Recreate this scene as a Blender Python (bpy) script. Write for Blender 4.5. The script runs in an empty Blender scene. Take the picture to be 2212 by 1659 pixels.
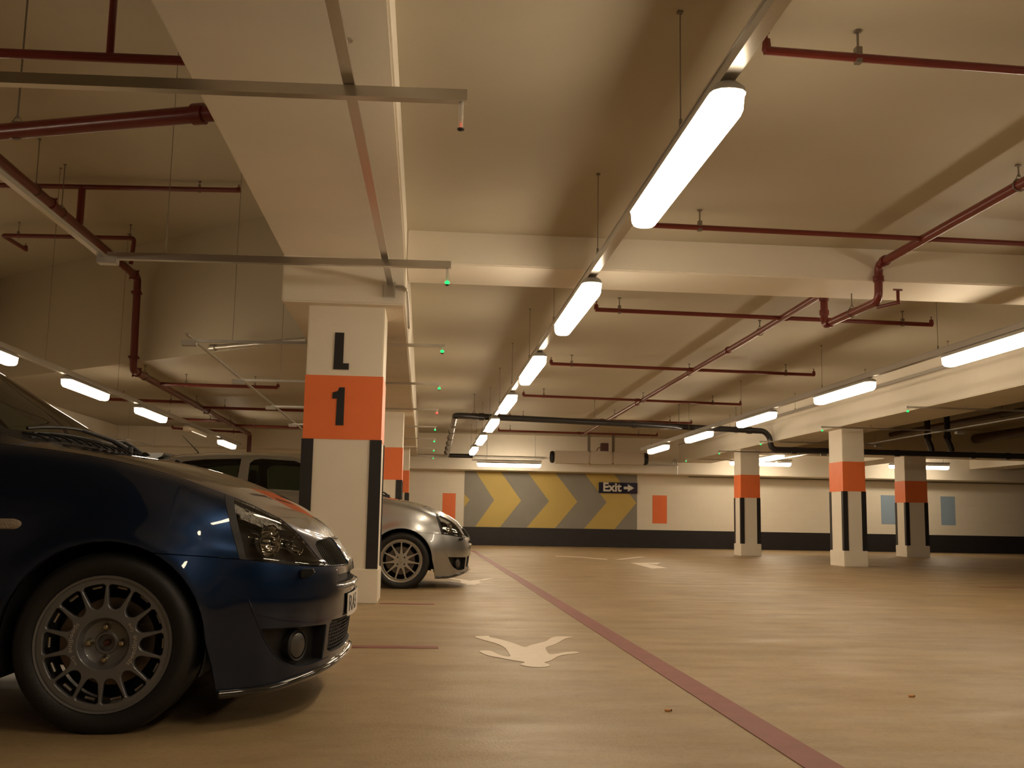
import bpy, bmesh, math, random
import numpy as np
from mathutils import Vector, Matrix
from mathutils.bvhtree import BVHTree
random.seed(7)
scn = bpy.context.scene
COL = scn.collection
PI = math.pi
# ---------------------------------------------------------------- camera
YAW, PITCH, ROLL, FPX = 0.0828, 0.1328, 0.0181, 2230.0
cam = bpy.data.cameras.new('camera'); camo = bpy.data.objects.new('camera', cam); COL.objects.link(camo)
cam.sensor_width = 36.0; cam.sensor_fit = 'HORIZONTAL'; cam.lens = FPX / 2212 * 36.0
cam.clip_start = 0.05; cam.clip_end = 200
fw = Vector((math.sin(YAW)*math.cos(PITCH), math.cos(YAW)*math.cos(PITCH), math.sin(PITCH)))
rt = Vector((math.cos(YAW), -math.sin(YAW), 0)); up = rt.cross(fw)
r2 = rt*math.cos(ROLL) + up*math.sin(ROLL); u2 = -rt*math.sin(ROLL) + up*math.cos(ROLL)
camo.matrix_world = Matrix(((r2.x, u2.x, -fw.x, 0), (r2.y, u2.y, -fw.y, 0), (r2.z, u2.z, -fw.z, 0.667), (0, 0, 0, 1)))
scn.camera = camo
# ---------------------------------------------------------------- light, exposure
scn.view_settings.view_transform = 'Standard'; scn.view_settings.look = 'None'
scn.view_settings.gamma = 1.0; scn.view_settings.use_curve_mapping = False
scn.view_settings.exposure = 0.0
LAMP_COL = (1.0, 0.80, 0.56); LAMP_STR = 29.0
world = bpy.data.worlds.new('world'); scn.world = world; world.use_nodes = True
world.node_tree.nodes['Background'].inputs[0].default_value = (1.0, 0.75, 0.5, 1)
world.node_tree.nodes['Background'].inputs[1].default_value = 0.004
scn.cycles.max_bounces = 10; scn.cycles.diffuse_bounces = 6; scn.cycles.glossy_bounces = 5
scn.cycles.transparent_max_bounces = 12; scn.cycles.sample_clamp_indirect = 4.0
scn.cycles.caustics_reflective = False; scn.cycles.caustics_refractive = False
# ---------------------------------------------------------------- materials
MATS = {}
def nodes(m): return m.node_tree.nodes, m.node_tree.links
def mat(name, col, rough=0.5, metal=0.0, coat=0.0, emit=None, estr=0.0, bump=0.0, bscale=60, var=0.0, vscale=3.0, stretch=None, spec=0.5):
    if name in MATS: return MATS[name]
    m = bpy.data.materials.new(name); m.use_nodes = True; n, l = nodes(m); b = n['Principled BSDF']
    b.inputs['Base Color'].default_value = (*col, 1); b.inputs['Roughness'].default_value = rough
    b.inputs['Metallic'].default_value = metal; b.inputs['Coat Weight'].default_value = coat
    b.inputs['Coat Roughness'].default_value = 0.02; b.inputs['Specular IOR Level'].default_value = spec
    if emit: b.inputs['Emission Color'].default_value = (*emit, 1); b.inputs['Emission Strength'].default_value = estr
    tc = n.new('ShaderNodeTexCoord'); src = tc.outputs['Object']
    if stretch:
        mp = n.new('ShaderNodeMapping'); mp.inputs['Scale'].default_value = stretch; l.new(src, mp.inputs[0]); src = mp.outputs[0]
    if var > 0:
        t = n.new('ShaderNodeTexNoise'); t.inputs['Scale'].default_value = vscale; t.inputs['Detail'].default_value = 6; t.inputs['Roughness'].default_value = 0.6
        l.new(src, t.inputs['Vector'])
        r = n.new('ShaderNodeValToRGB'); r.color_ramp.elements[0].position = 0.3; r.color_ramp.elements[1].position = 0.72
        r.color_ramp.elements[0].color = (*[c*(1-var) for c in col], 1); r.color_ramp.elements[1].color = (*[min(1, c*(1+var*0.5)) for c in col], 1)
        l.new(t.outputs['Fac'], r.inputs[0]); l.new(r.outputs[0], b.inputs['Base Color'])
    if bump > 0:
        t2 = n.new('ShaderNodeTexNoise'); t2.inputs['Scale'].default_value = bscale; t2.inputs['Detail'].default_value = 3
        l.new(src, t2.inputs['Vector']); bp = n.new('ShaderNodeBump'); bp.inputs['Strength'].default_value = bump; bp.inputs['Distance'].default_value = 0.01
        l.new(t2.outputs['Fac'], bp.inputs['Height']); l.new(bp.outputs[0], b.inputs['Normal'])
    MATS[name] = m; return m
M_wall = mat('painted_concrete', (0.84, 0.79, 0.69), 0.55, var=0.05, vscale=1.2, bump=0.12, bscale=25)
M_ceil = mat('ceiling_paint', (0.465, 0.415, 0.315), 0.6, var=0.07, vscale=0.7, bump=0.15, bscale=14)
M_pillar = mat('pillar_paint', (0.86, 0.80, 0.69), 0.5, var=0.04, vscale=3, bump=0.08, bscale=40)
M_orange = mat('orange_paint', (0.92, 0.215, 0.068), 0.42, var=0.05, vscale=5, bump=0.05)
M_black = mat('black_paint', (0.022, 0.021, 0.024), 0.45, var=0.2, vscale=6)
M_blackrub = mat('black_plastic', (0.010, 0.010, 0.011), 0.55)
M_grey_m = mat('mural_grey', (0.29, 0.28, 0.25), 0.6, var=0.06, vscale=2)
M_yellow = mat('mural_yellow', (0.60, 0.455, 0.14), 0.6, var=0.06, vscale=2)
M_bluep = mat('pale_blue_paint', (0.31, 0.43, 0.58), 0.55, var=0.04)
M_galv = mat('galvanised_steel', (0.62, 0.60, 0.56), 0.28, metal=1.0, bump=0.03, bscale=80)
M_trunk = mat('trunking_white', (0.52, 0.50, 0.46), 0.3, metal=0.6)
M_rod = mat('dull_rod', (0.23, 0.20, 0.16), 0.5, metal=0.7)
M_pipe = mat('red_pipe_paint', (0.15, 0.024, 0.019), 0.28, var=0.12, vscale=4)
M_pvc = mat('black_drain_pipe', (0.03, 0.028, 0.03), 0.22)
M_brown = mat('brown_pipe', (0.06, 0.035, 0.022), 0.45)
M_diff = mat('lamp_diffuser', (0.9, 0.9, 0.85), 0.4, emit=LAMP_COL, estr=LAMP_STR)
M_dim = mat('lamp_diffuser_off', (0.75, 0.72, 0.62), 0.15)
M_litedge = mat('lit_edge_glow', (0.9, 0.85, 0.7), 0.3, emit=LAMP_COL, estr=1.6)
M_housing = mat('lamp_housing', (0.50, 0.49, 0.46), 0.4)
M_green = mat('led_green', (0.0, 0.5, 0.2), 0.3, emit=(0.02, 1.0, 0.17), estr=1.6)
M_redoff = mat('led_red_dim', (0.3, 0.02, 0.01), 0.3, emit=(1.0, 0.12, 0.04), estr=0.8)
M_redled = mat('led_red', (0.6, 0.02, 0.0), 0.3, emit=(1.0, 0.06, 0.05), estr=2.5)
M_redl = mat('red_line_paint', (0.24, 0.068, 0.06), 0.5, var=0.15, vscale=9)
M_white_l = mat('white_line_paint', (0.72, 0.62, 0.50), 0.5, var=0.08, vscale=20)
M_tyre = mat('tyre_rubber', (0.006, 0.006, 0.0065), 0.55, bump=0.1, bscale=120)
M_dark = mat('underbody_black', (0.006, 0.006, 0.007), 0.8)
M_int = mat('cabin_trim', (0.02, 0.021, 0.022), 0.7)
M_chrome = mat('chrome', (0.85, 0.83, 0.80), 0.06, metal=1.0)
M_crinkle = mat('faceted_reflector', (0.8, 0.78, 0.74), 0.08, metal=1.0, bump=1.0, bscale=140)
M_bolt = mat('bolt_steel', (0.55, 0.48, 0.36), 0.25, metal=1.0)
M_anth = mat('anthracite_alloy', (0.17, 0.175, 0.19), 0.36, metal=0.5, coat=0.4)
M_salloy = mat('silver_alloy', (0.46, 0.43, 0.38), 0.3, metal=0.8, coat=0.3)
M_disc = mat('brake_disc', (0.16, 0.13, 0.11), 0.35, metal=0.9)
M_text = mat('grey_lettering', (0.42, 0.39, 0.36), 0.5)
M_navy = mat('navy_sign', (0.012, 0.014, 0.045), 0.12)
M_signw = mat('sign_white', (0.72, 0.70, 0.64), 0.4)
M_plate = mat('plate_white', (0.72, 0.70, 0.66), 0.35)
M_ind = mat('clear_side_indicator', (0.30, 0.25, 0.20), 0.15, coat=0.8, bump=0.5, bscale=90)
M_foglens = mat('fog_lens', (0.055, 0.05, 0.045), 0.4, coat=0.15)
def flake(name, col, col2, metal, rough, coat=1.0):
    m = mat(name, col, rough, metal=metal, coat=coat); n, l = nodes(m); b = n['Principled BSDF']
    lw = n.new('ShaderNodeLayerWeight'); lw.inputs[0].default_value = 0.35
    mx = n.new('ShaderNodeMix'); mx.data_type = 'RGBA'; mx.inputs[6].default_value = (*col2, 1); mx.inputs[7].default_value = (*col, 1)
    l.new(lw.outputs['Facing'], mx.inputs[0]); l.new(mx.outputs[2], b.inputs['Base Color'])
    return m
M_blue = flake('blue_metallic_paint', (0.0006, 0.003, 0.013), (0.0024, 0.019, 0.066), 0.8, 0.30)
M_silver = flake('silver_metallic_paint', (0.30, 0.31, 0.31), (0.44, 0.45, 0.455), 0.9, 0.30)
def glass(name, tint, amt=0.5, rough=0.0):
    m = bpy.data.materials.new(name); m.use_nodes = True; n, l = nodes(m); n.clear()
    o = n.new('ShaderNodeOutputMaterial'); t = n.new('ShaderNodeBsdfTransparent'); t.inputs[0].default_value = (*tint, 1)
    g = n.new('ShaderNodeBsdfGlossy'); g.inputs['Roughness'].default_value = rough; g.inputs[0].default_value = (0.95, 0.95, 0.95, 1)
    f = n.new('ShaderNodeFresnel'); f.inputs[0].default_value = 1.5
    mx = n.new('ShaderNodeMixShader'); l.new(f.outputs[0], mx.inputs[0]); l.new(t.outputs[0], mx.inputs[1]); l.new(g.outputs[0], mx.inputs[2]); l.new(mx.outputs[0], o.inputs[0])
    MATS[name] = m; return m
M_glass = glass('tinted_glass', (0.20, 0.25, 0.21)); M_lens = glass('clear_lens', (0.82, 0.82, 0.80)); M_acr = mat('acrylic_tube', (0.72, 0.70, 0.66), 0.12, coat=1.0); M_acr.node_tree.nodes['Principled BSDF'].inputs['Alpha'].default_value = 0.5
# floor: worn concrete with streaks
M_floor = mat('worn_concrete_floor', (0.42, 0.33, 0.235), 0.46, var=0.0)
n, l = nodes(M_floor); b = n['Principled BSDF']; tc = n.new('ShaderNodeTexCoord')
def noise(scale, detail, st, rough=0.6):
    mp = n.new('ShaderNodeMapping'); mp.inputs['Scale'].default_value = st; l.new(tc.outputs['Object'], mp.inputs[0])
    t = n.new('ShaderNodeTexNoise'); t.inputs['Scale'].default_value = scale; t.inputs['Detail'].default_value = detail; t.inputs['Roughness'].default_value = rough
    l.new(mp.outputs[0], t.inputs['Vector']); return t.outputs['Fac']
def ramp(src, p0, c0, p1, c1):
    r = n.new('ShaderNodeValToRGB'); r.color_ramp.elements[0].position = p0; r.color_ramp.elements[1].position = p1
    r.color_ramp.elements[0].color = (*c0, 1); r.color_ramp.elements[1].color = (*c1, 1); l.new(src, r.inputs[0]); return r.outputs[0]
def mixc(a, bb, fac=1.0, mode='MULTIPLY'):
    x = n.new('ShaderNodeMix'); x.data_type = 'RGBA'; x.blend_type = mode; x.inputs[0].default_value = fac; l.new(a, x.inputs[6]); l.new(bb, x.inputs[7]); return x.outputs[2]
c = ramp(noise(0.9, 6, (1, 1, 1)), 0.3, (0.295, 0.212, 0.108), 0.7, (0.375, 0.272, 0.146))
c = mixc(c, ramp(noise(2.6, 7, (0.8, 1.3, 1), 0.72), 0.36, (0.80, 0.77, 0.74), 0.52, (1, 1, 1)), 0.8)
c = mixc(c, ramp(noise(4.0, 5, (0.45, 2.2, 1), 0.8), 0.31, (0.50, 0.44, 0.42), 0.37, (1, 1, 1)), 0.7)
c = mixc(c, ramp(noise(45, 4, (1, 1, 1), 0.8), 0.30, (0.72, 0.70, 0.68), 0.50, (1, 1, 1)), 0.75)
c = mixc(c, ramp(noise(14, 2, (1, 1.4, 1), 0.5), 0.21, (0.35, 0.3, 0.28), 0.235, (1, 1, 1)), 0.9)
l.new(c, b.inputs['Base Color'])
rr = n.new('ShaderNodeMapRange'); rr.inputs['From Min'].default_value = 0.3; rr.inputs['From Max'].default_value = 0.7; rr.inputs['To Min'].default_value = 0.38; rr.inputs['To Max'].default_value = 0.58
l.new(noise(2.2, 5, (0.6, 1.6, 1)), rr.inputs[0]); l.new(rr.outputs[0], b.inputs['Roughness'])
bp = n.new('ShaderNodeBump'); bp.inputs['Strength'].default_value = 0.15; bp.inputs['Distance'].default_value = 0.01; l.new(noise(90, 3, (1, 1, 1)), bp.inputs['Height']); l.new(bp.outputs[0], b.inputs['Normal'])
# block wall: white painted blockwork with fine joints
M_block = mat('white_blockwork', (0.74, 0.70, 0.61), 0.55)
n, l = nodes(M_block); b = n['Principled BSDF']; tc = n.new('ShaderNodeTexCoord')
mp = n.new('ShaderNodeMapping'); mp.inputs['Rotation'].default_value = (PI/2, 0, 0); l.new(tc.outputs['Object'], mp.inputs[0])
br = n.new('ShaderNodeTexBrick'); br.inputs['Scale'].default_value = 1.0; br.inputs['Brick Width'].default_value = 0.45; br.inputs['Row Height'].default_value = 0.225; br.inputs['Mortar Size'].default_value = 0.006
br.inputs['Color1'].default_value = (0.86, 0.81, 0.70, 1); br.inputs['Color2'].default_value = (0.84, 0.79, 0.68, 1); br.inputs['Mortar'].default_value = (0.82, 0.77, 0.66, 1)
l.new(mp.outputs[0], br.inputs['Vector']); l.new(br.outputs['Color'], b.inputs['Base Color'])

# ---------------------------------------------------------------- mesh helpers
class MB:
    def __init__(s): s.v = []; s.f = []; s.m = []
    def add(s, vs, fs, mi=0):
        o = len(s.v); s.v += [tuple(p) for p in vs]; s.f += [tuple(i+o for i in f) for f in fs]; s.m += [mi]*len(fs); return s
    def box(s, x0, x1, y0, y1, z0, z1, mi=0):
        vs = [(x, y, z) for x in (x0, x1) for y in (y0, y1) for z in (z0, z1)]
        return s.add(vs, [(0,1,3,2),(4,6,7,5),(0,4,5,1),(2,3,7,6),(0,2,6,4),(1,5,7,3)], mi)
    def prism(s, poly, z0, z1, axis='z', mi=0):      # poly of 2-tuples (counter-clockwise), extruded along axis
        def P(a, b, c): return {'z': (a, b, c), 'y': (a, c, b), 'x': (c, a, b)}[axis]
        k = len(poly); vs = [P(a, b, z0) for a, b in poly] + [P(a, b, z1) for a, b in poly]
        return s.add(vs, [tuple(range(k))[::-1], tuple(range(k, 2*k))] + [(i, (i+1) % k, (i+1) % k + k, i+k) for i in range(k)], mi)
    def tube(s, pts, r, seg=10, fillet=0.0, caps=True, mi=0):
        P = [Vector(p) for p in pts]
        if fillet > 0 and len(P) > 2:
            Q = [P[0]]
            for i in range(1, len(P)-1):
                a, b_, c_ = P[i-1], P[i], P[i+1]; d1 = (a-b_); d2 = (c_-b_); ff = min(fillet, d1.length*0.45, d2.length*0.45)
                p1 = b_ + d1.normalized()*ff; p2 = b_ + d2.normalized()*ff
                for t in (0, .25, .5, .75, 1): Q.append(p1*(1-t)**2 + b_*2*t*(1-t) + p2*t*t)
            Q.append(P[-1]); P = Q
        rs = r if isinstance(r, (list, tuple)) else [r]*len(P)
        T = []
        for i in range(len(P)):
            t = (P[min(i+1, len(P)-1)] - P[max(i-1, 0)]); T.append(t.normalized())
        nrm = T[0].orthogonal().normalized(); vs = []
        for i, p in enumerate(P):
            nrm = (nrm - T[i]*nrm.dot(T[i])).normalized(); bn = T[i].cross(nrm)
            for k in range(seg):
                a = 2*PI*k/seg; vs.append(p + (nrm*math.cos(a) + bn*math.sin(a))*rs[i])
        fs = [(i*seg+k, i*seg+(k+1) % seg, (i+1)*seg+(k+1) % seg, (i+1)*seg+k) for i in range(len(P)-1) for k in range(seg)]
        if caps: fs += [tuple(range(seg))[::-1], tuple((len(P)-1)*seg+k for k in range(seg))]
        return s.add(vs, fs, mi)
    def lathe(s, prof, seg=48, axis='y', c=(0, 0, 0), mi=0):   # prof: (radius, along)
        vs = []
        for r, h in prof:
            for k in range(seg):
                a = 2*PI*k/seg; ca, sa = r*math.cos(a), r*math.sin(a)
                p = {'y': (ca, h, sa), 'z': (ca, sa, h), 'x': (h, ca, sa)}[axis]; vs.append((p[0]+c[0], p[1]+c[1], p[2]+c[2]))
        fs = [(i*seg+k, i*seg+(k+1) % seg, (i+1)*seg+(k+1) % seg, (i+1)*seg+k) for i in range(len(prof)-1) for k in range(seg)]
        return s.add(vs, fs, mi)
    def build(s, name, mats, parent=None, smooth=False, bevel=0.0, angle=35):
        me = bpy.data.meshes.new(name); me.from_pydata(s.v, [], s.f)
        for m in (mats if isinstance(mats, (list, tuple)) else [mats]): me.materials.append(m)
        for p, i in zip(me.polygons, s.m): p.material_index = i
        bm = bmesh.new(); bm.from_mesh(me); bmesh.ops.recalc_face_normals(bm, faces=bm.faces[:])
        if bevel > 0: bmesh.ops.bevel(bm, geom=[e for e in bm.edges if len(e.link_faces) == 2 and e.calc_face_angle(0) > 0.6], offset=bevel, segments=2, affect='EDGES', clamp_overlap=True)
        if smooth:
            for f in bm.faces: f.smooth = True
            for e in bm.edges:
                if len(e.link_faces) == 2 and e.calc_face_angle(0) > math.radians(angle): e.smooth = False
        bm.to_mesh(me); bm.free()
        o = bpy.data.objects.new(name, me); COL.objects.link(o)
        if parent: o.parent = parent
        return o
def tag(o, label=None, cat=None, group=None, kind=None):
    if label: o['label'] = label
    if cat: o['category'] = cat
    if group: o['group'] = group
    if kind: o['kind'] = kind
    return o
def empty(name, loc, label, cat, group=None, rz=0):
    o = bpy.data.objects.new(name, None); COL.objects.link(o); o.location = loc; o.rotation_euler = (0, 0, rz); o.empty_display_size = 0.1
    return tag(o, label, cat, group)
def copy_tree(o, parent=None):
    c_ = o.copy(); COL.objects.link(c_)
    if parent: c_.parent = parent
    for ch in [x for x in o.children]: copy_tree(ch, c_)
    return c_
def curve_fill(name, loops, extrude=0.0, bevel=0.0, off=0.0):   # 2D outlines with holes -> mesh in XY, thickness in Z
    cu = bpy.data.curves.new(name, 'CURVE'); cu.dimensions = '2D'; cu.fill_mode = 'BOTH'; cu.extrude = extrude; cu.bevel_depth = bevel; cu.bevel_resolution = 1; cu.offset = off
    for lp in loops:
        sp = cu.splines.new('POLY'); sp.points.add(len(lp)-1); sp.use_cyclic_u = True
        for p, q in zip(sp.points, lp): p.co = (q[0], q[1], 0, 1)
    o = bpy.data.objects.new(name, cu); me = bpy.data.meshes.new_from_object(o); bpy.data.objects.remove(o); bpy.data.curves.remove(cu); return me
def text_mesh(txt, size, extrude=0.0, off=0.0, spacing=1.0):
    cu = bpy.data.curves.new('t', 'FONT'); cu.body = txt; cu.size = size; cu.extrude = extrude; cu.offset = off; cu.space_character = spacing; cu.align_x = 'CENTER'; cu.align_y = 'CENTER'
    o = bpy.data.objects.new('t', cu); me = bpy.data.meshes.new_from_object(o); bpy.data.objects.remove(o); bpy.data.curves.remove(cu); return me
def obj_from(me, name, m, parent=None, fn=None, smooth=False):
    if fn:
        for v in me.vertices: v.co = Vector(fn(v.co))
    me.materials.clear(); me.materials.append(m); me.name = name
    if smooth:
        for p in me.polygons: p.use_smooth = True
    o = bpy.data.objects.new(name, me); COL.objects.link(o)
    if parent: o.parent = parent
    return o
def struct(o): o['kind'] = 'structure'; return o

# ================================================================ SETTING
YB = 29.4; ZC = 3.06; ZL = 4.96; XL, XR, YF = -8.3, 27.0, -7.0
struct(MB().box(XL, XR, YF, YB, -0.2, 0).build('floor', M_floor))
struct(MB().box(XL, XR, YB, YB+0.3, 0, 5.2).build('wall_back', M_block))
struct(MB().box(XL-0.3, XL, YF, YB, 0, 5.2).build('wall_left', M_wall))
struct(MB().box(XR, XR+0.3, YF, YB, 0, 5.2).build('wall_right', M_wall))
struct(MB().box(XL, XR, YF-0.3, YF, 0, 5.2).build('wall_front', M_wall))
struct(MB().box(XL, XR, YB-0.012, YB-0.001, 0, 0.51).build('baseboard_back', M_black))
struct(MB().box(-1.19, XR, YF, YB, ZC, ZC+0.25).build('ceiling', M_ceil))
# left bay: the slab above is half a storey up; a deep diagonal bulkhead drops to a lower slab
def bulk(x): return 14.67 - 0.853*(x + 2.41)
cl = MB().prism([(XL, YF), (-1.19, YF), (-1.19, bulk(-1.19)+.3), (XL, bulk(XL)+.3)], ZL, ZL+0.2)
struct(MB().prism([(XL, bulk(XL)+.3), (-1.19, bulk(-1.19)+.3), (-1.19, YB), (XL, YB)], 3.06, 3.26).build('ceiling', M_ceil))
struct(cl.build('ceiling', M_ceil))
struct(MB().prism([(XL, bulk(XL)), (-1.19, bulk(-1.19)), (-1.19, bulk(-1.19)+0.35), (XL, bulk(XL)+0.35)], 3.055, ZL+.1).build('wall_bulkhead', M_ceil))
BEAM = []
def beam(*a, name='ceiling_beam'):
    o = MB().box(*a).build(name, M_wall, bevel=0.012); struct(o); return o
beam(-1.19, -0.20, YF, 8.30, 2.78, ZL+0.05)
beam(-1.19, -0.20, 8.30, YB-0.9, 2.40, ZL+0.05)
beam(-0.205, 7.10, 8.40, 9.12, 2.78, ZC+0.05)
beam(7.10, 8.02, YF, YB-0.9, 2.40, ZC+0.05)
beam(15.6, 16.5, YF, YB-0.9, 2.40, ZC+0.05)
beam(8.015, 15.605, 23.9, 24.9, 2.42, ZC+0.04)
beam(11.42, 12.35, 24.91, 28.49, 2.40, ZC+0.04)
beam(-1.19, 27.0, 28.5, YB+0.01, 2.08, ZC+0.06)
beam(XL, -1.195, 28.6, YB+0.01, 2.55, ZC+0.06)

# ---------------------------------------------------------------- pillars
def pillar(x0, x1, y0, y1, top, label, gf=0.09, gs=0.03, front_letters=False):
    e = empty('concrete_pillar', ((x0+x1)/2, (y0+y1)/2, 0), label, 'pillar', 'orange banded concrete pillars'); e['kind'] = 'thing'
    hx, hy = (x1-x0)/2, (y1-y0)/2
    MB().box(-hx, hx, -hy, hy, 0, top).build('shaft', M_pillar, e, bevel=0.008)
    t = 0.0035
    b_ = MB()
    for q in ((-hx-t, hx+t, -hy-t, -hy), (-hx-t, hx+t, hy, hy+t), (-hx-t, -hx, -hy, hy), (hx, hx+t, -hy, hy)): b_.box(q[0], q[1], q[2], q[3], 1.305, 1.825)
    b_.build('orange_band', M_orange, e)
    MB().box(-hx-0.016, hx+0.016, -hy-0.016, hy+0.016, 0, 0.275).build('plinth', M_pillar, e, bevel=0.008)
    for sx in (-1, 1):
        for sy in (-1, 1):
            X, Y = sx*hx, sy*hy; g = MB(); tt = 0.010
            g.box(min(X-sx*gf, X+sx*tt), max(X-sx*gf, X+sx*tt), min(Y, Y+sy*tt), max(Y, Y+sy*tt), 0.275, 1.305)
            g.box(min(X, X+sx*tt), max(X, X+sx*tt), min(Y, Y-sy*gs), max(Y, Y-sy*gs), 0.275, 1.305)
            g.build('corner_guard', M_black, e)
    return e, hx, hy
e, hx, hy = pillar(-0.985, -0.362, 8.43, 9.03, 2.42, 'white pillar with L and 1 and orange band between the two cars', gf=0.085, gs=0.012)
def glyph(name, poly, x, z, w, h):
    obj_from(curve_fill(name, [[(p[0]*w, p[1]*h) for p in poly]], 0.0015), name, M_black, e, lambda v: (x+v.x, -hy-0.006-v.z, z+v.y))
glyph('letter', [(0, 0), (1, 0), (1, .17), (.62, .17), (.62, 1), (0.03, 1)], -0.092, 1.875, 0.125, 0.305)
glyph('numeral', [(.35, 0), (1, 0), (1, 1), (.55, 1), (.42, .90), (0, .86), (0, .70), (.38, .70)], -0.090, 1.418, 0.098, 0.31)
pillar(-0.985, -0.362, 16.75, 17.35, 2.42, 'orange banded pillar partly hidden right behind the L 1 pillar')
pillar(-0.985, -0.362, 24.5, 25.1, 2.42, 'farthest orange banded pillar in the row behind the L 1 pillar')
pillar(7.31, 7.71, 17.6, 18.2, 2.42, 'middle of the three pillars on the open side, closest to the camera', 0.075, 0.07)
pillar(7.16, 7.60, 23.0, 23.5, 2.42, 'slim orange banded pillar farther down the same beam, left of its two neighbours', 0.075, 0.07)
pillar(11.60, 12.15, 24.2, 24.75, 2.44, 'wide pillar in shade in front of the pale blue wall patches', 0.085, 0.08)

# ---------------------------------------------------------------- back wall paint and signs
yw = YB - 0.002
mur = MB().box(1.14, 6.10, yw-0.006, yw, 0.51, 2.075).build('chevron_mural', M_grey_m)
tag(mur, 'grey wall mural with yellow chevrons pointing towards the exit sign', 'mural')
def chev(poly):
    obj_from(curve_fill('chevron', [poly], 0.001), 'chevron', M_yellow, mur, lambda v: (v.x, yw-0.0085-v.z, v.y))
T, Bt, Md = 2.07, 0.515, 1.27
chev([(1.45, T), (2.17, T), (2.76, Md), (2.17, Bt), (1.47, Bt), (1.99, Md)])
chev([(2.94, T), (3.74, T), (4.37, Md), (3.74, Bt), (2.93, Bt), (3.56, Md)])
chev([(4.58, T), (5.44, T), (6.08, Md), (5.45, Bt), (4.57, Bt), (5.22, Md)])
chev([(1.145, 1.42), (1.30, Md), (1.145, 1.06)])
def patch(x0, x1, z0, z1, m, label):
    tag(MB().box(x0, x1, yw-0.004, yw, z0, z1).build('wall_patch', m), label, 'painted patch', 'coloured rectangles on the back wall')
patch(0.53, 0.90, 0.70, 1.44, M_orange, 'orange rectangle on the back wall beyond the silver car')
patch(6.55, 6.97, 0.70, 1.50, M_orange, 'orange rectangle on the back wall beside the mural and exit sign')
patch(13.34, 13.80, 0.80, 1.64, M_bluep, 'pale blue rectangle half hidden behind the wide shaded pillar')
patch(15.16, 15.60, 0.80, 1.64, M_bluep, 'pale blue rectangle fully in view beyond the wide shaded pillar')
sg = MB().box(4.98, 6.10, yw-0.06, yw-0.03, 1.535, 1.84).build('exit_sign', M_navy); tag(sg, 'navy exit sign with white word and arrow on the mural', 'sign')
obj_from(text_mesh('Exit', 0.345, 0.001, 0.011), 'lettering', M_signw, sg, lambda v: (5.36+v.x, yw-0.063-v.z, 1.695+v.y))
obj_from(curve_fill('arrow', [[(0, -.037), (.12, -.037), (.12, -.105), (.30, 0), (.12, .105), (.12, .037), (0, .037)]], 0.001), 'arrow', M_signw, sg, lambda v: (5.70+v.x, yw-0.062-v.z, 1.69+v.y))
for a_ in (5.2, 5.8): MB().box(a_, a_+.04, yw-0.03, yw-0.0065, 1.6, 1.7).build('bracket', M_galv, sg)

# ---------------------------------------------------------------- floor paint
def floor_poly(name, poly, m, label, cat, group=None):
    o = obj_from(curve_fill(name, [poly], 0.0008), name, m, None, lambda v: (v.x, v.y, 0.0016+v.z)); return tag(o, label, cat, group)
floor_poly('painted_line', [(1.075, -3), (1.19, -3), (1.205, 12), (1.20, 24), (1.10, 24), (1.09, 12)], M_redl, 'long dark red line running down the aisle floor', 'floor line')
floor_poly('painted_line', [(-3.8, 5.60), (0.10, 5.57), (0.10, 5.67), (-3.8, 5.70)], M_redl, 'red bay line coming out from under the blue car', 'floor line', 'red bay lines')
floor_poly('painted_line', [(-0.33, 8.44), (0.11, 8.43), (0.11, 8.53), (-0.33, 8.54)], M_redl, 'red bay line at the foot of the L 1 pillar', 'floor line', 'red bay lines')
floor_poly('painted_line', [(6.6, 11.88), (9.4, 11.86), (9.4, 11.96), (6.6, 11.98)], M_redl, 'faint red bay line on the open floor by the frame edge', 'floor line', 'red bay lines')
def smoothpoly(P, n=3):
    for _ in range(n):
        Q = []
        for i in range(len(P)):
            a, b_ = P[i], P[(i+1) % len(P)]; Q += [(a[0]*.78+b_[0]*.22, a[1]*.78+b_[1]*.22), (a[0]*.22+b_[0]*.78, a[1]*.22+b_[1]*.78)]
        P = Q
    return P
import_px = dict(a=0)
def px_floor(px, py):
    d = r2*((px-1106)/FPX) + u2*(-(py-829.5)/FPX) + fw
    t = -0.667/d.z; return (d.x*t, d.y*t)
def zp(x, y): return px_floor(940+x*360/2212, 1320+y*180/1106)
seag = [(490, 340), (720, 330), (710, 348), (860, 378), (1060, 435), (1185, 490), (1290, 450), (1470, 410), (1540, 358), (1620, 340), (1750, 340), (1855, 352), (1740, 362), (1680, 395), (1600, 445), (1460, 485), (1475, 530), (1510, 580),
        (1610, 572), (1720, 550), (1850, 540), (1930, 555), (1850, 570), (1700, 585), (1620, 608), (1530, 665), (1430, 690), (1550, 725), (1440, 752), (1270, 748), (1105, 715), (1215, 685), (1050, 662), (860, 625), (690, 595), (570, 535), (640, 528), (740, 530), (850, 590), (1010, 620), (970, 550), (930, 490), (830, 440), (650, 390)]
floor_poly('floor_symbol', smoothpoly([zp(*p) for p in seag], 2)[::-1], M_white_l, 'white curved two way arrow symbol on the floor beside the red line', 'floor marking')
off = [(p[0]*1.0-0.02, p[1]+6.15) for p in [zp(*q) for q in seag]]
floor_poly('floor_symbol', smoothpoly(off, 2)[::-1], M_white_l, 'white curved arrow symbol beside the nose of the silver car', 'floor marking')
def fp(*P): return [px_floor(*p) for p in P]
floor_poly('floor_arrow', fp((1362, 1216), (1427, 1215.5), (1419, 1219.5), (1398, 1217.8), (1441, 1227), (1408, 1228.3))[::-1], M_white_l, 'pale lane arrow on the floor in front of the exit mural', 'floor marking')
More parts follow.
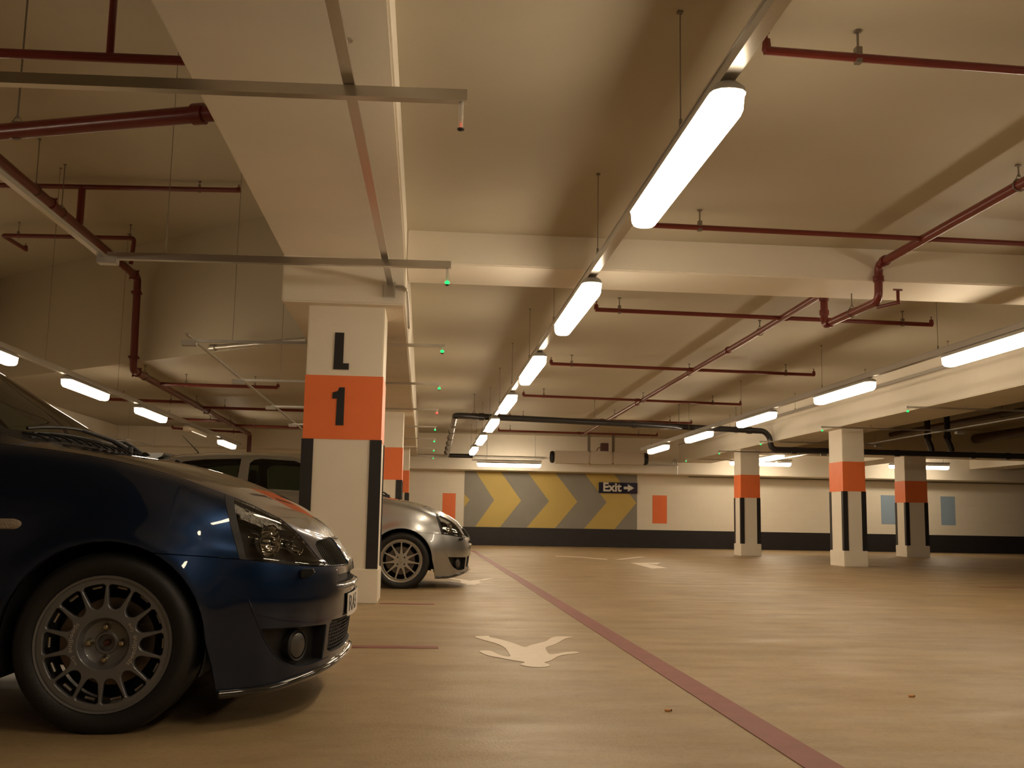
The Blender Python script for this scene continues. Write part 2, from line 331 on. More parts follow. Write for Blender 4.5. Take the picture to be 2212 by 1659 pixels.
floor_poly('worn_line', fp((1200, 1201), (1255, 1203), (1312, 1208), (1312, 1209.3), (1255, 1204.3), (1200, 1202.2))[::-1], M_white_l, 'faint pale diagonal line on the far floor under the mural', 'floor line')
floor_poly('worn_line', fp((1329, 1208.8), (1345, 1208.8), (1396, 1203.2), (1382, 1202.6)), M_white_l, 'pale diagonal line on the far floor beside the lane arrow', 'floor line')
for (px_, py_), rz_, lab in (((1442, 1537), .25, 'orange cigarette butt on the floor left of the red line'), ((1968, 1506), .1, 'brown cigarette butt on the open floor right of the red line')):
    x_, y_ = px_floor(px_, py_); cb = MB().tube([(-.010, 0, .0045), (.012, 0, .0045)], .0042, 10).build('cigarette_butt', mat('cork_paper', (.62, .30, .10), .6), None, smooth=True); cb.location = (x_, y_, 0); cb.rotation_euler = (0, 0, rz_); tag(cb, lab, 'cigarette butt')
    MB().tube([(.012, 0, .0045), (.016, 0, .0042)], .0038, 10).build('ash_end', M_black, cb)

# ---------------------------------------------------------------- lamps
def lamp_proto():
    e_ = empty('ceiling_light', (0, 0, 0), 'x', 'ceiling light')
    L, w = 0.86, 0.070
    def ring(z, wx, ly):
        P = []
        rc_ = min(.062, wx*.9)
        for cx, cy, a0 in ((wx-rc_, ly-rc_, 0), (-wx+rc_, ly-rc_, 90), (-wx+rc_, -ly+rc_, 180), (wx-rc_, -ly+rc_, 270)):
            for k in range(4):
                a = math.radians(a0+30*k); P.append((cx+rc_*math.cos(a), cy+rc_*math.sin(a), z))
        return P
    def loft(rs):
        m_ = MB(); k = 16; vs = [p for r_ in rs for p in r_]
        m_.add(vs, [tuple(range(k))[::-1], tuple(range((len(rs)-1)*k, len(rs)*k))] + [(i*k+j, i*k+(j+1) % k, (i+1)*k+(j+1) % k, (i+1)*k+j) for i in range(len(rs)-1) for j in range(k)]); return m_
    loft([ring(0.090, w, L), ring(0.03, w-.003, L-.01), ring(0.008, w-.012, L-.03), ring(0, w-.022, L-.05)]).build('diffuser', M_diff, e_, smooth=True, angle=60)
    loft([ring(0.132, w-.02, L-.02), ring(0.114, w, L), ring(0.090, w+.004, L+.005)]).build('housing', M_housing, e_, smooth=True)
    for y in (-0.6, 0.6): MB().box(-0.02, 0.02, y-0.015, y+0.015, 0.128, 0.145).build('mounting_clip', M_galv, e_)
    return e_
LP = lamp_proto(); used = [False]
def lamp(x, y, z, rz, label, group, off_=False):
    o = LP if not used[0] else copy_tree(LP); used[0] = True
    o.location = (x, y, z-.01); o.rotation_euler = (0, 0, rz); o['label'] = label; o['group'] = group
    return o
ORD = ['first', 'second', 'third', 'fourth', 'fifth', 'sixth', 'seventh', 'eighth']
for i in range(-2, 7):
    y = 4.66 + 3.36*i
    if i < 0: lab = 'aisle strip light above and behind the camera, %s' % ('over the bonnet end' if i == -1 else 'by the rear wall')
    else: lab = ['biggest brightest aisle strip light, high above the red floor line', 'second strip light along the aisle trunking after the biggest one', 'third strip light along the aisle trunking after the biggest one', 'fourth strip light along the aisle trunking, just before the black drain pipe', 'fifth strip light along the aisle trunking, just past the black drain pipe', 'sixth strip light along the aisle trunking, second to last', 'last strip light of the aisle trunking, nearest the far beam'][i]
    lamp(1.165, y, 2.30, 0, lab, 'strip lights over the aisle')
for i in range(-1, 7):
    y = 4.2 + 3.4*i + (0.0 if i > 0 else 0)
    if i in (-1, 5): continue
    lab = {6: 'last lit strip light above the silver car, beside the red drop pipe', 4: 'strip light third from the silver car roof, right after the brightest one', 3: 'long strip light above the blue car windscreen', 2: 'strip light cut by the frame edge above the blue windscreen'}.get(i, 'strip light over the parked cars outside the frame, number %s' % ORD[i+1])
    if i in (4,): lab = 'strip light over the cars between the long one and the unlit one'
    lamp(-4.62, y, 2.30, 0, lab, 'strip lights over the parked cars')
for i in range(-1, 6):
    y = 5.6 + 3.45*i
    lab = {5: 'smallest lit strip light of the beam side row, by the jet fan', 4: 'fourth strip light along the lit beam counting from the frame edge', 3: 'third strip light along the lit beam counting from the frame edge', 2: 'second strip light along the lit beam counting from the frame edge', 1: 'long strip light along the lit beam cut by the frame edge'}.get(i, 'strip light along the lit beam outside the frame, number %s' % ORD[i+1])
    lamp(5.22, y, 2.30, 0, lab, 'strip lights along the lit beam')
lamp(2.25, 27.6, 2.13, PI/2, 'strip light seen side on between the aisle row and the jet fan', 'cross strip lights at the far wall')
lamp(9.15, 27.6, 2.32, PI/2, 'strip light seen side on behind the slim pillar', 'cross strip lights at the far wall')
lamp(13.65, 27.6, 2.33, PI/2, 'strip light seen side on beside the wide shaded pillar', 'cross strip lights at the far wall')
lamp(8.85, 25.85, 2.37, 0, 'small strip light glimpsed between the slim pillar and the middle pillar', 'cross strip lights at the far wall')
lamp(-8.6, 20.0, 2.25, 0, 'strip light near the bay end wall outside the frame', 'strip lights over the parked cars')
# the unlit fitting in the left row
dl = empty('ceiling_light', (-4.62, 21.2, 2.29), 'unlit strip light with a thin bright edge above the silver car', 'ceiling light', 'strip lights over the parked cars')
for ch in list(LP.children):
    c2_ = ch.copy(); COL.objects.link(c2_); c2_.parent = dl
    if ch.name.startswith('diffuser'): c2_.data = ch.data.copy(); c2_.data.materials[0] = M_dim
MB().box(0.045, 0.068, -0.6, 0.75, 0.016, 0.024).build('tube', M_litedge, dl)  # glowing strip paints the lit edge of the switched-off fitting

def trunk(x, y0, y1, z0, z1, w, label, wires, ztop, wx=-0.03, name='cable_trunking', along='y'):
    e_ = empty(name, (x, (y0+y1)/2, z0), label, 'trunking', 'suspended cable trunking'); L = (y1-y0)/2
    m_ = MB(); m_.box(-w/2, w/2, -L, L, 0, z1-z0)
    m_.box(-w/2-0.006, w/2+0.006, -L, L, z1-z0-0.012, z1-z0-0.004)
    m_.build('channel', M_trunk, e_)
    for wy in wires:
        yy = wy-(y0+y1)/2
        MB().tube([(wx, yy, z1-z0), (wx, yy, ztop-z0)], 0.003, 6).box(wx-.012, wx+.012, yy-.012, yy+.012, ztop-z0-.01, ztop-z0).tube([(wx, yy, z1-z0-.01), (wx, yy, z1-z0+.03)], 0.008, 6).build('suspension_wire', M_rod, e_)
    return e_
trunk(1.165, -6, 26.0, 2.435, 2.50, 0.058, 'grey trunking carrying the bright aisle strip lights', [1.4, 4.50, 6.8, 9.2, 11.4, 13.7, 16.0, 18.4, 20.8, 23.2, 25.6], ZC)
trunk(-4.62, -3, 26.3, 2.435, 2.50, 0.058, 'grey trunking carrying the strip lights above the parked cars', [3.0, 6.2, 9.6, 12.9, 15.9], ZL)
for yy in (15.5, 17.6, 20.0, 22.5, 25.0): pass
trunk(5.22, -4, 24.6, 2.435, 2.50, 0.058, 'grey trunking carrying the strip lights along the lit beam', [4.2, 7.0, 10.0, 13.1, 16.6, 20.0, 23.4], ZC)
trunk(6.62, 2, 26.5, 2.72, 2.76, 0.05, 'thin second trunking between the strip lights and the lit beam', [6, 10, 12.5, 15, 18, 22], ZC, 0)

# ---------------------------------------------------------------- sensor bars with coloured lights
def sensor_bar(y, x1, x0, z, label, red=False, yl=None, wires=(), ztop=ZL, big=False, box=True, mirror=1, tl=0.0):
    yl = y if yl is None else yl
    e_ = empty('sensor_bar', (x1, y, z), label, 'parking sensor', 'parking bay sensor bars with indicator lights'); L = abs(x1-x0)
    h = 0.05 if tl == 0 else 0.026; m_ = MB(); s = -mirror
    vs = [(0.025*-s, 0, 0), (s*L, yl-y, 0)]
    a, b_ = Vector(vs[0]), Vector(vs[1]); d = (b_-a).normalized(); nn = Vector((-d.y, d.x, 0))*(0.025 if tl == 0 else 0.016)
    m_.add([a-nn, a+nn, b_+nn, b_-nn, a-nn+Vector((0, 0, h)), a+nn+Vector((0, 0, h)), b_+nn+Vector((0, 0, h)), b_-nn+Vector((0, 0, h))], [(0, 1, 2, 3), (7, 6, 5, 4), (0, 4, 5, 1), (1, 5, 6, 2), (2, 6, 7, 3), (3, 7, 4, 0)])
    m_.build('bar', M_galv, e_)
    MB().lathe([(0.0, 0.0), (0.011, 0.0), (0.011, -0.12+tl), (0.0, -0.12+tl)], 12, 'z').build('light_tube', M_acr, e_, smooth=True)
    MB().lathe([(0.0, -0.135+tl), (0.010, -0.128+tl), (0.016, -0.128+tl), (0.016, -0.122+tl), (0, -0.121+tl)], 12, 'z').build('tube_cap', M_blackrub, e_)
    rl_ = 0.020 if not big else 0.006
    led = MB().lathe([(0.0, -0.122+tl), (rl_*.6, -0.118+tl), (rl_, -0.106+tl), (rl_*.6, -0.096+tl), (0, -0.088+tl)], 12, 'z').build('indicator_light', (M_redoff if big else M_redled) if red else M_green, e_, smooth=True)
    if box: MB().box(s*L-0.07, s*L+0.07, yl-y-0.045, yl-y+0.045, -0.035, 0.015).build('junction_box', M_trunk, e_, bevel=0.004)
    if tl > 0:
        qx = (-0.70 if x1 < 1 else 7.5)-x1; qy = (yl-y)*abs(qx/L); MB().tube([(qx, qy, h-.002), (qx, qy, 2.401-z)], 0.004, 6).build('drop_rod', M_rod, e_)
    for wx in wires: MB().tube([(wx-x1, (yl-y)*abs((wx-x1)/L), h), (wx-x1, (yl-y)*abs((wx-x1)/L), ztop-z)], 0.003, 6).build('suspension_wire', M_rod, e_)
    return e_
sensor_bar(4.36, 0.115, -2.6, 2.50, 'closest metal sensor bar with a dark tube and faint red light', True, 4.45, (), 2.78, big=True)
sensor_bar(7.40, 0.125, -2.33, 2.50, 'metal sensor bar with a green light crossing in front of the L 1 pillar top', False, 7.52, (-1.92,), ZL)
for k, (y, x1) in enumerate(((9.75, 0.135), (12.55, 0.15), (15.5, 0.16), (18.4, 0.165), (21.15, 0.18), (24.0, 0.20), (26.9, 0.215))):
    lab = ['sensor bar with a green light passing just behind the L 1 pillar', 'sensor bar with a green light, third green light down the row', 'sensor bar with the only lit red light, behind the L 1 pillar', 'sensor bar with a green light right beyond the red one', 'sensor bar with a green light, third from the far end of the car side row', 'sensor bar with a green light, second from the far end of the car side row', 'farthest sensor bar of the car side row, close to the end wall'][k]
    sensor_bar(y, x1, -2.27 - (0.03*k), 2.31, lab, k == 2, y+0.18, (-1.86,) if k < 1 else (-1.79,) if k == 1 else (), ZL, tl=0.065)
for k, (y, xl) in enumerate(((10.6, 9.1), (13.7, 9.1), (16.8, 9.1), (20.0, 9.1), (22.9, 9.1), (25.9, 9.1))):
    lab = ['sensor bar beyond the lit beam outside the frame', 'sensor bar with a green light under the lit beam, nearest the frame edge', 'sensor bar with a green light directly above the middle pillar', 'sensor bar with a green light between the middle pillar and the slim pillar', 'sensor bar with a green light at the top of the slim pillar', 'farthest sensor bar with a green light under the lit beam'][k]
    sensor_bar(y, 6.64, xl, 2.33, lab, False, y+0.1, (), ZC, mirror=-1, tl=0.06)
# longitudinal conduits joining the bars
def conduit(name, pts, r, m, label, cat, group=None, box=None):
    e_ = MB().tube(pts, r, 8, 0.04).build(name, m, None, smooth=True); return tag(e_, label, cat, group)
def railbar(p0, p1, w, h, label):
    a, b_ = Vector(p0), Vector(p1); d = (b_-a); nn = Vector((d.y, -d.x, 0)).normalized()*w/2; H = Vector((0, 0, h))
    m_ = MB(); m_.add([a-nn, a+nn, b_+nn, b_-nn, a-nn+H, a+nn+H, b_+nn+H, b_-nn+H], [(0, 1, 2, 3), (7, 6, 5, 4), (0, 4, 5, 1), (1, 5, 6, 2), (2, 6, 7, 3), (3, 7, 4, 0)])
    return tag(m_.build('sensor_rail', M_galv), label, 'rail', 'rails linking the sensor bars')
rl = railbar((-0.43, 1.0, 2.555), (-0.32, 8.29, 2.555), 0.05, 0.03, 'metal rail under the near beam leading to the L 1 pillar top')
MB().tube([(-0.395, 4.40, 2.585), (-0.395, 4.40, 2.78)], 0.005, 8).lathe([(0, 2.779), (0.022, 2.779), (0.022, 2.774), (0, 2.774)], 12, 'z', (-0.395, 4.40, 0)).build('drop_rod', M_galv, rl)
railbar((-2.401, 3.0, 2.505), (-2.364, 7.60, 2.505), 0.04, 0.03, 'metal rail at the far end of the two closest sensor bars')
railbar((-2.28, 9.85, 2.365), (-2.45, 27.0, 2.365), 0.03, 0.02, 'thin rail linking the sensor bars behind the L 1 pillar')
railbar((9.1, 8.0, 2.385), (9.1, 26.5, 2.385), 0.03, 0.02, 'thin rail linking the sensor bars beyond the lit beam')
rr5 = railbar((-6.55, 23.2, 2.30), (-6.50, 25.7, 2.30), 0.05, 0.03, 'short bright rail over the parked cars beyond the blue windscreen')
for a_ in ((-6.545, 23.4), (-6.505, 25.5)): MB().tube([(*a_, 2.33), (*a_, ZC)], .003, 6).build('suspension_wire', M_rod, rr5)
jb = MB().box(-0.37, -0.28, 8.255, 8.298, 2.46, 2.58).build('bracket_plate', M_galv); tag(jb, 'small metal bracket plate on the beam end above the L 1 pillar', 'bracket')
conduit('conduit_pipe', [(-0.31, 8.28, 2.555), (-0.215, 8.27, 2.55), (-0.185, 8.28, 2.52), (-0.18, 8.9, 2.47), (-0.18, 9.4, 2.42)], 0.011, M_trunk, 'thin bent conduit from the bracket plate around the beam corner', 'conduit')

# ---------------------------------------------------------------- sprinkler pipes
def hanger(p, r, ztop, parent, ring=True):
    x, y, z = p; m_ = MB().tube([(x, y, z+r+0.02), (x, y, ztop)], 0.006, 6)
    m_.lathe([(0, ztop-.001), (0.02, ztop-.001), (0.02, ztop-.01), (0.006, ztop-.012)], 8, 'z', (x, y, 0))
    if ring:
        P = [(x + (r+.006)*math.cos(a)*1.0, y, z + (r+.006)*math.sin(a)) for a in [2*PI*k/14 for k in range(15)]]
        m_.tube(P, 0.005, 6)
        m_.tube([(x-r*.8, y, z+r*.7), (x, y, z+r+.05), (x+r*.8, y, z+r*.7)], 0.004, 6)
    else: m_.box(x-.015, x+.015, y-.018, y+.018, z-r-.008, z+r+.03)
    return m_.build('pipe_hanger', M_rod, parent)
def coupling(a, axis, r, parent, w=0.05):
    d = {'x': (1, 0, 0), 'y': (0, 1, 0), 'z': (0, 0, 1)}[axis]; a = Vector(a); d = Vector(d)
    m_ = MB().tube([a-d*w/2, a+d*w/2], r*1.28, 14)
    o_ = d.orthogonal().normalized()*(r*1.45)
    m_.tube([a+o_-d*.012, a+o_+d*.012], 0.014, 8).tube([a-o_-d*.012, a-o_+d*.012], 0.014, 8)
    return m_.build('pipe_coupling', M_pipe, parent, smooth=True)
def branch(parent, pts, r, hangs=(), heads=(), ztop=ZC, tees=()):
    b_ = MB().tube(pts, r, 10, 0.05)
    for t in tees: b_.tube([Vector(t)-Vector((r*1.8, 0, 0)), Vector(t)+Vector((r*1.8, 0, 0))], r*1.35, 10)
    b_ = b_.build('branch_pipe', M_pipe, parent, smooth=True)
    for h in hangs: hanger(h, r, ztop, b_, False)
    for h in heads:
        x, y, z = h
        MB().tube([(x, y, z), (x, y, z+.055)], [r*1.15, r*0.9], 8).tube([(x, y, z+.055), (x, y, z+.085)], 0.006, 6).lathe([(0, z+.09), (0.016, z+.09), (0.016, z+.087), (0, z+.087)], 10, 'z', (x, y, 0)).build('sprinkler_head', M_pipe, b_)
    return b_
# right hand run
rm = MB(); rm.tube([(3.84, -3, 2.92), (3.84, 8.37, 2.92), (3.83, 8.37, 2.60), (3.80, 9.50, 2.60), (3.80, 9.50, 2.92), (3.86, 12, 2.92), (4.02, 26.4, 2.92)], 0.036, 14, 0.07)
rm = rm.build('sprinkler_pipe', M_pipe, None, smooth=True)
tag(rm, 'bright red sprinkler main ducking under the cross beam above the aisle', 'pipe', 'red sprinkler pipework')
for a, ax in (((3.84, 8.25, 2.92), 'y'), ((3.835, 8.37, 2.79), 'z'), ((3.80, 9.50, 2.86), 'z'), ((3.80, 9.50, 2.72), 'z'), ((3.80, 9.38, 2.60), 'y'), ((3.87, 12.9, 2.92), 'y'), ((3.94, 19, 2.92), 'y'), ((3.84, 3.5, 2.92), 'y')): coupling(a, ax, 0.036, rm)
for p in ((3.84, 6.25, 2.92), (3.82, 8.9, 2.60), (3.86, 11.6, 2.92), (3.9, 15, 2.92), (3.95, 18.5, 2.92), (3.98, 21.5, 2.92)): hanger(p, 0.036, ZC, rm)
MB().tube([(3.85, 8.45, 2.56), (3.99, 8.30, 2.58)], 0.016, 8).tube([(3.97, 8.30, 2.57), (3.97, 8.30, 2.68)], 0.014, 8).tube([(3.93, 8.30, 2.685), (4.01, 8.30, 2.685)], 0.008, 6).build('drain_valve', M_pipe, rm)
for y0, y1, x0, x1, hx_ in ((4.56, 4.66, 1.56, 3.9, (2.03,)), (7.50, 7.60, 1.68, 5.6, (2.04, 4.9)), (10.66, 10.84, 1.76, 5.57, (2.02, 5.22)), (14.5, 14.8, 1.75, 5.75, (2.06, 5.3)), (18.3, 18.75, 1.72, 5.86, (2.1, 5.3)), (22.2, 22.5, 1.8, 5.9, (2.1, 5.4)), (25.6, 25.9, 1.8, 5.9, (2.1, 5.4))):
    def at(x): return y0 + (y1-y0)*(x-x0)/(x1-x0)
    branch(rm, [(x0, y0, 2.92), (x1, y1, 2.92)], 0.021 if y0 < 9 else 0.024, [(h, at(h), 2.92) for h in hx_], [(x0+.01, y0, 2.92)] + ([(x1-.01, y1, 2.92)] if x1 > 5 else []), tees=[(3.85, at(3.85), 2.92)])
# left hand run
Q = 1.2886
def lq(x, y, z): return (x*Q, y*Q, 0.667+(z-0.667)*Q)
lm = MB().tube([lq(*p) for p in ((-3.53, 2, 3.52), (-3.53, 12.57, 3.52), (-3.51, 12.57, 2.385), (-3.66, 21.9, 2.385), (-3.66, 21.9, 2.0))], 0.058, 14, 0.10).build('sprinkler_pipe', M_pipe, None, smooth=True)
tag(lm, 'dark red sprinkler main dropping down the bulkhead above the blue car', 'pipe', 'red sprinkler pipework')
for a, ax in (((-3.53, 12.42, 3.52), 'y'), ((-3.53, 12.57, 3.33), 'z'), ((-3.512, 12.57, 2.54), 'z'), ((-3.515, 12.75, 2.385), 'y'), ((-3.53, 9.62, 3.52), 'y'), ((-3.58, 17.2, 2.385), 'y')): coupling(lq(*a), ax, 0.058, lm)
for p in ((-3.53, 6.63*1.393, 3.52), (-3.53, 9.9, 3.52), (-3.53, 6.5, 3.52)): hanger(lq(*p), 0.058, ZL, lm)
for p in ((-3.515, 13.1, 2.385), (-3.56, 16.3, 2.385), (-3.61, 19.4, 2.385)): hanger(lq(*p), 0.058, ZC, lm)
def lbranch(pts, r, hangs, heads, zt): return branch(lm, [lq(*p) for p in pts], r*Q, [lq(*p) for p in hangs], [lq(*p) for p in heads], zt)
lbranch([(-5.4, 10.46, 3.915), (-1.92, 10.21, 3.915)], 0.025, [(-2.33, 10.24, 3.915)], [(-1.94, 10.21, 3.90)], ZL)
lbranch([(-3.50, 10.33, 3.915), (-3.50, 10.33, 3.54)], 0.036, [], [], ZL)
lbranch([(-4.90, 12.68, 3.84), (-4.93, 12.05, 3.84), (-3.42, 11.94, 3.84), (-3.45, 11.98, 3.54)], 0.025, [(-4.75, 12.03, 3.84), (-3.47, 11.94, 3.84)], [(-4.90, 12.66, 3.84)], ZL)
for x0, x1, y, ya in ((-3.52, -1.98, 13.81, 13.86), (-4.9, -3.58, 15.85, 16.0), (-3.56, -1.30, 16.72, 16.8), (-4.9, -3.60, 18.6, 19.05), (-3.6, -1.30, 19.86, 20.05), (-4.99, -3.62, 20.84, 21.5)):
    lbranch([(x0, y, 2.385), (x1, ya, 2.385)], 0.023, [(x0+.35, y+(ya-y)*.35/(x1-x0), 2.385), (x1-.3, ya, 2.385)], [(x1, ya, 2.385) if x1 > -3.3 else (x0, y, 2.385)], ZC)
wp = MB().tube([lq(-2.36, 11.35, 2.49), lq(-1.25, 10.62, 2.49)], 0.036, 12).build('white_pipe', M_trunk, None, smooth=True); tag(wp, 'pale pipe slanting along the bulkhead foot left of the L 1 pillar', 'pipe')
MB().tube([lq(-2.36, 11.35, 2.49), lq(-2.30, 11.31, 2.49)], 0.05, 12).build('pipe_cap', M_trunk, wp, smooth=True)
for t_ in (.2, .8):
    a = lq(-2.36+1.11*t_, 11.35-.73*t_, 2.49); MB().tube([(a[0], a[1], a[2]-.05), (a[0], a[1], ZC)], 0.010, 8).build('pipe_saddle', M_galv, wp, smooth=True)
pp = MB().tube([(-6, 5.15, 2.92), (-1.21, 5.02, 2.92)], 0.024, 12).build('sprinkler_pipe', M_pipe, None, smooth=True); tag(pp, 'level dark red pipe entering the near beam, with a riser', 'pipe', 'red sprinkler pipework')
MB().tube([(-1.62, 5.03, 2.92), (-1.62, 5.03, ZL)], 0.019, 10).build('riser', M_pipe, pp, smooth=True)
pp = MB().tube([(-5.0, 6.9, 2.87), (-2.53, 6.02, 2.87), (-1.21, 5.56, 2.87)], 0.048, 14).build('sprinkler_pipe', M_pipe, None, smooth=True); tag(pp, 'thickest dark red pipe slanting into the near beam', 'pipe', 'red sprinkler pipework')
hanger((-2.42, 5.98, 2.87), 0.048, ZL, pp); MB().tube([(-1.33, 5.60, 2.87), (-1.27, 5.58, 2.87)], 0.06, 14).build('pipe_coupling', M_pipe, pp, smooth=True)

# ---------------------------------------------------------------- black drain pipes, brown pipes, jet fan
q_ = 0.95; Y0 = 21.6*q_
def dq(x, y, z): return (x*q_, y*q_, 0.667+(z-0.667)*q_)
dp = MB().tube([dq(*p) for p in ((1.35, 29.3, 2.50), (0.62, 29.3, 2.50), (0.57, 20.4, 2.74), (2.0, 20.6, 2.73), (7.25, 21.6, 2.70), (7.37, 21.6, 2.58), (7.40, 21.6, 2.31), (13, 21.6, 2.29), (17.5, 21.6, 2.27))], 0.058, 18, 0.16).build('drain_pipe', M_pvc, None, smooth=True)
tag(dp, 'black drain pipe crossing the whole aisle under the ceiling', 'pipe')
for a in ((1.1, 20.47, 2.735), (4.3, 21.04, 2.715), (6.9, 21.53, 2.70), (7.9, 21.6, 2.30), (8.8, 21.6, 2.30), (10.2, 21.6, 2.295), (11.9, 21.6, 2.29), (12.7, 21.6, 2.29), (15.1, 21.6, 2.28)):
    a = dq(*a); MB().tube([(a[0]-.05, a[1], a[2]), (a[0]+.05, a[1], a[2])], 0.070, 18).build('pipe_collar', M_pvc, dp, smooth=True)
for a in ((0.95, 20.45, 2.74), (3.45, 20.9, 2.72), (5.3, 21.25, 2.71), (6.6, 21.48, 2.70)): hanger(dq(*a), 0.060, ZC, dp)
for y in (22, 23.3, 24.6, 25.9, 27.2, 28.4):
    a, b2_ = dq(0.585, y-.05, 2.74-(y-20.4)*.027), dq(0.587, y+.05, 2.74-(y-20.5)*.027); MB().tube([a, b2_], 0.070, 16).build('pipe_collar', M_rod, dp, smooth=True)
for x in (10.9, 11.35):
    x *= q_; MB().tube([(x, Y0, 3.05), (x, Y0, 2.50), (x+.06, Y0, 2.38), (x+.08, Y0, 2.27)], 0.060, 14, 0.08).tube([(x, Y0, 2.62), (x, Y0, 2.54)], 0.075, 14).build('riser', M_pvc, dp, smooth=True)
bp_ = MB().tube([(11.1, 8, 2.90), (11.1, 23.8, 2.90)], 0.06, 14).build('brown_pipe', M_brown, None, smooth=True); tag(bp_, 'brown pipe running lengthwise in the dark bay beyond the lit beam', 'pipe', 'brown pipes in the dark bay')
for y in (12, 15.5, 19): hanger((11.1, y, 2.90), 0.06, ZC, bp_)
bp_ = MB().tube([(13.2, 9, 2.85), (13.2, 23.8, 2.85)], 0.11, 14).build('brown_pipe', M_brown, None, smooth=True); tag(bp_, 'thick dark pipe under the ceiling at the frame edge', 'pipe', 'brown pipes in the dark bay')
for y in (12, 16): hanger((13.2, y, 2.85), 0.11, ZC, bp_)
fn = empty('jet_fan', (4.68, 27.45, 2.41), 'long pale ceiling jet fan hung in front of the far beam', 'fan')
for a_, b2_ in ((-1.24, -0.30), (0.32, 1.18)): MB().box(a_, b2_, -0.2, 0.2, -0.165, 0.165).build('silencer', mat('fan_housing', (0.62, 0.55, 0.46), 0.4), fn, bevel=0.03)
MB().box(-0.298, 0.318, -0.21, 0.21, -0.175, 0.175).build('fan_casing', MATS['fan_housing'], fn, bevel=0.03)
MB().lathe([(0.0, 1.18), (0.15, 1.18), (0.17, 1.24), (0.145, 1.30), (0.1, 1.26), (0, 1.22)], 24, 'x').build('inlet', M_blackrub, fn, smooth=True)
MB().lathe([(0.0, -1.24), (0.15, -1.24), (0.165, -1.29), (0.14, -1.34), (0.1, -1.30), (0, -1.26)], 24, 'x').build('outlet', M_blackrub, fn, smooth=True)
for a_ in (-.33, .33): MB().box(a_, a_+.07, -0.02, 0.02, 0.17, 0.645).build('bracket', M_rod, fn)
MB().box(0.02, 0.22, -0.1, 0.1, 0.175, 0.40).tube([(-.1, -.05, .175), (-.05, -.05, .27), (.03, -.05, .28)], 0.012, 6).build('motor_box', mat('maroon_box', (0.10, 0.03, 0.03), 0.4), fn, bevel=0.01)
tr = MB().box(-0.4, 3.3, 28.40, 28.45, 2.395, 2.44).build('wall_trunking', M_trunk); tag(tr, 'thin trunking along the far beam left of the jet fan', 'trunking', 'trunking on the far beam')
tr = MB().box(6.05, 7.06, 28.40, 28.45, 2.30, 2.345).tube([(6.9, 28.42, 2.34), (6.93, 28.42, 2.47), (7.0, 28.42, 2.47), (7.04, 28.42, 2.32), (7.04, 28.42, 2.06)], 0.018, 8, .05).build('wall_trunking', M_trunk); tag(tr, 'thin trunking with a cable loop right of the jet fan', 'trunking', 'trunking on the far beam')
tag(MB().tube([(7.6, YB-.03, 2.05), (26, YB-.03, 2.05)], 0.010, 8).build('wall_conduit', M_rod), 'thin conduit along the top of the white end wall', 'conduit')
for x, z_, lab in ((9.15, 2.455, 'short trunking above the light behind the slim pillar'), (13.65, 2.465, 'short trunking above the light beside the wide shaded pillar'), (2.25, 2.265, 'short trunking above the side on light left of the jet fan')):
    tag(MB().box(x-1.0, x+.88, 27.57, 27.63, z_, z_+.05).tube([(x-.6, 27.6, z_+.05), (x-.6, 27.6, ZC)], .006, 6).tube([(x+.7, 27.6, z_+.05), (x+.7, 27.6, ZC)], .006, 6).build('cable_trunking', M_trunk), lab, 'trunking', 'suspended cable trunking')
#CARS#
# ================================================================ CARS
def pchip(pts):
    X = np.array([p[0] for p in pts], float); Y = np.array([p[1] for p in pts], float); h = np.diff(X); d = np.diff(Y)/h; m = np.zeros(len(X))
    for i in range(1, len(X)-1):
        if d[i-1]*d[i] > 0: w1 = 2*h[i]+h[i-1]; w2 = h[i]+2*h[i-1]; m[i] = (w1+w2)/(w1/d[i-1]+w2/d[i])
    m[0] = d[0]; m[-1] = d[-1]
    def f(x):
        x = min(max(x, X[0]), X[-1]); i = min(int(np.searchsorted(X, x, 'right'))-1, len(X)-2); i = max(i, 0); t = (x-X[i])/h[i]
        return float((1+2*t)*(1-t)**2*Y[i] + t*(1-t)**2*h[i]*m[i] + t*t*(3-2*t)*Y[i+1] + t*t*(t-1)*h[i]*m[i+1])
    return f
X0, X2 = 0.0, -2.42            # where front and rear corners start to round in plan
AX, AZ, AR = -0.004, 0.276, 0.302     # front wheel arch
RX = -2.35                     # rear axle
zE = pchip([(-2.92,.90),(-2.4,.925),(-1.5,.925),(-.8,.905),(-.355,.883),(-.164,.863),(.03,.829),(.181,.790),(.303,.747),(.345,.732),(.412,.704),(.475,.672),(.55,.632),(.60,.607),(.62,.597)])
wE = pchip([(-2.92,.62),(-2.4,.665),(-1.5,.70),(-.8,.70),(-.3,.695),(.1,.69),(.62,.69)])
zD = pchip([(-2.95,.56),(0,.557),(.16,.549),(.407,.531),(.555,.510),(.614,.503),(.70,.497)])
zA = pchip([(-2.95,.20),(-2.6,.17),(-.5,.165),(.3,.112),(.45,.115),(.60,.143),(.68,.167),(.70,.176)])
zc = pchip([(-2.95,.84),(-2.90,.90),(-2.84,.96),(-2.72,1.10),(-2.60,1.248),(-2.5,1.275),(-2.4,1.290),(-2.2,1.314),(-1.97,1.332),(-1.54,1.344),(-1.13,1.338),(-.95,1.322),(-.80,1.262),(-.5,1.085),(-.24,.935),(-.17,.902),(-.10,.890),(.03,.871),(.10,.858),(.243,.820),(.316,.795),(.426,.747),(.537,.684),(.595,.634),(.62,.597)])
yR = pchip([(-2.95,.48),(-2.6,.50),(-2.4,.52),(-1.5,.545),(-.90,.555),(-.42,.625),(-.15,.62),(.1,.61),(.62,.6)])
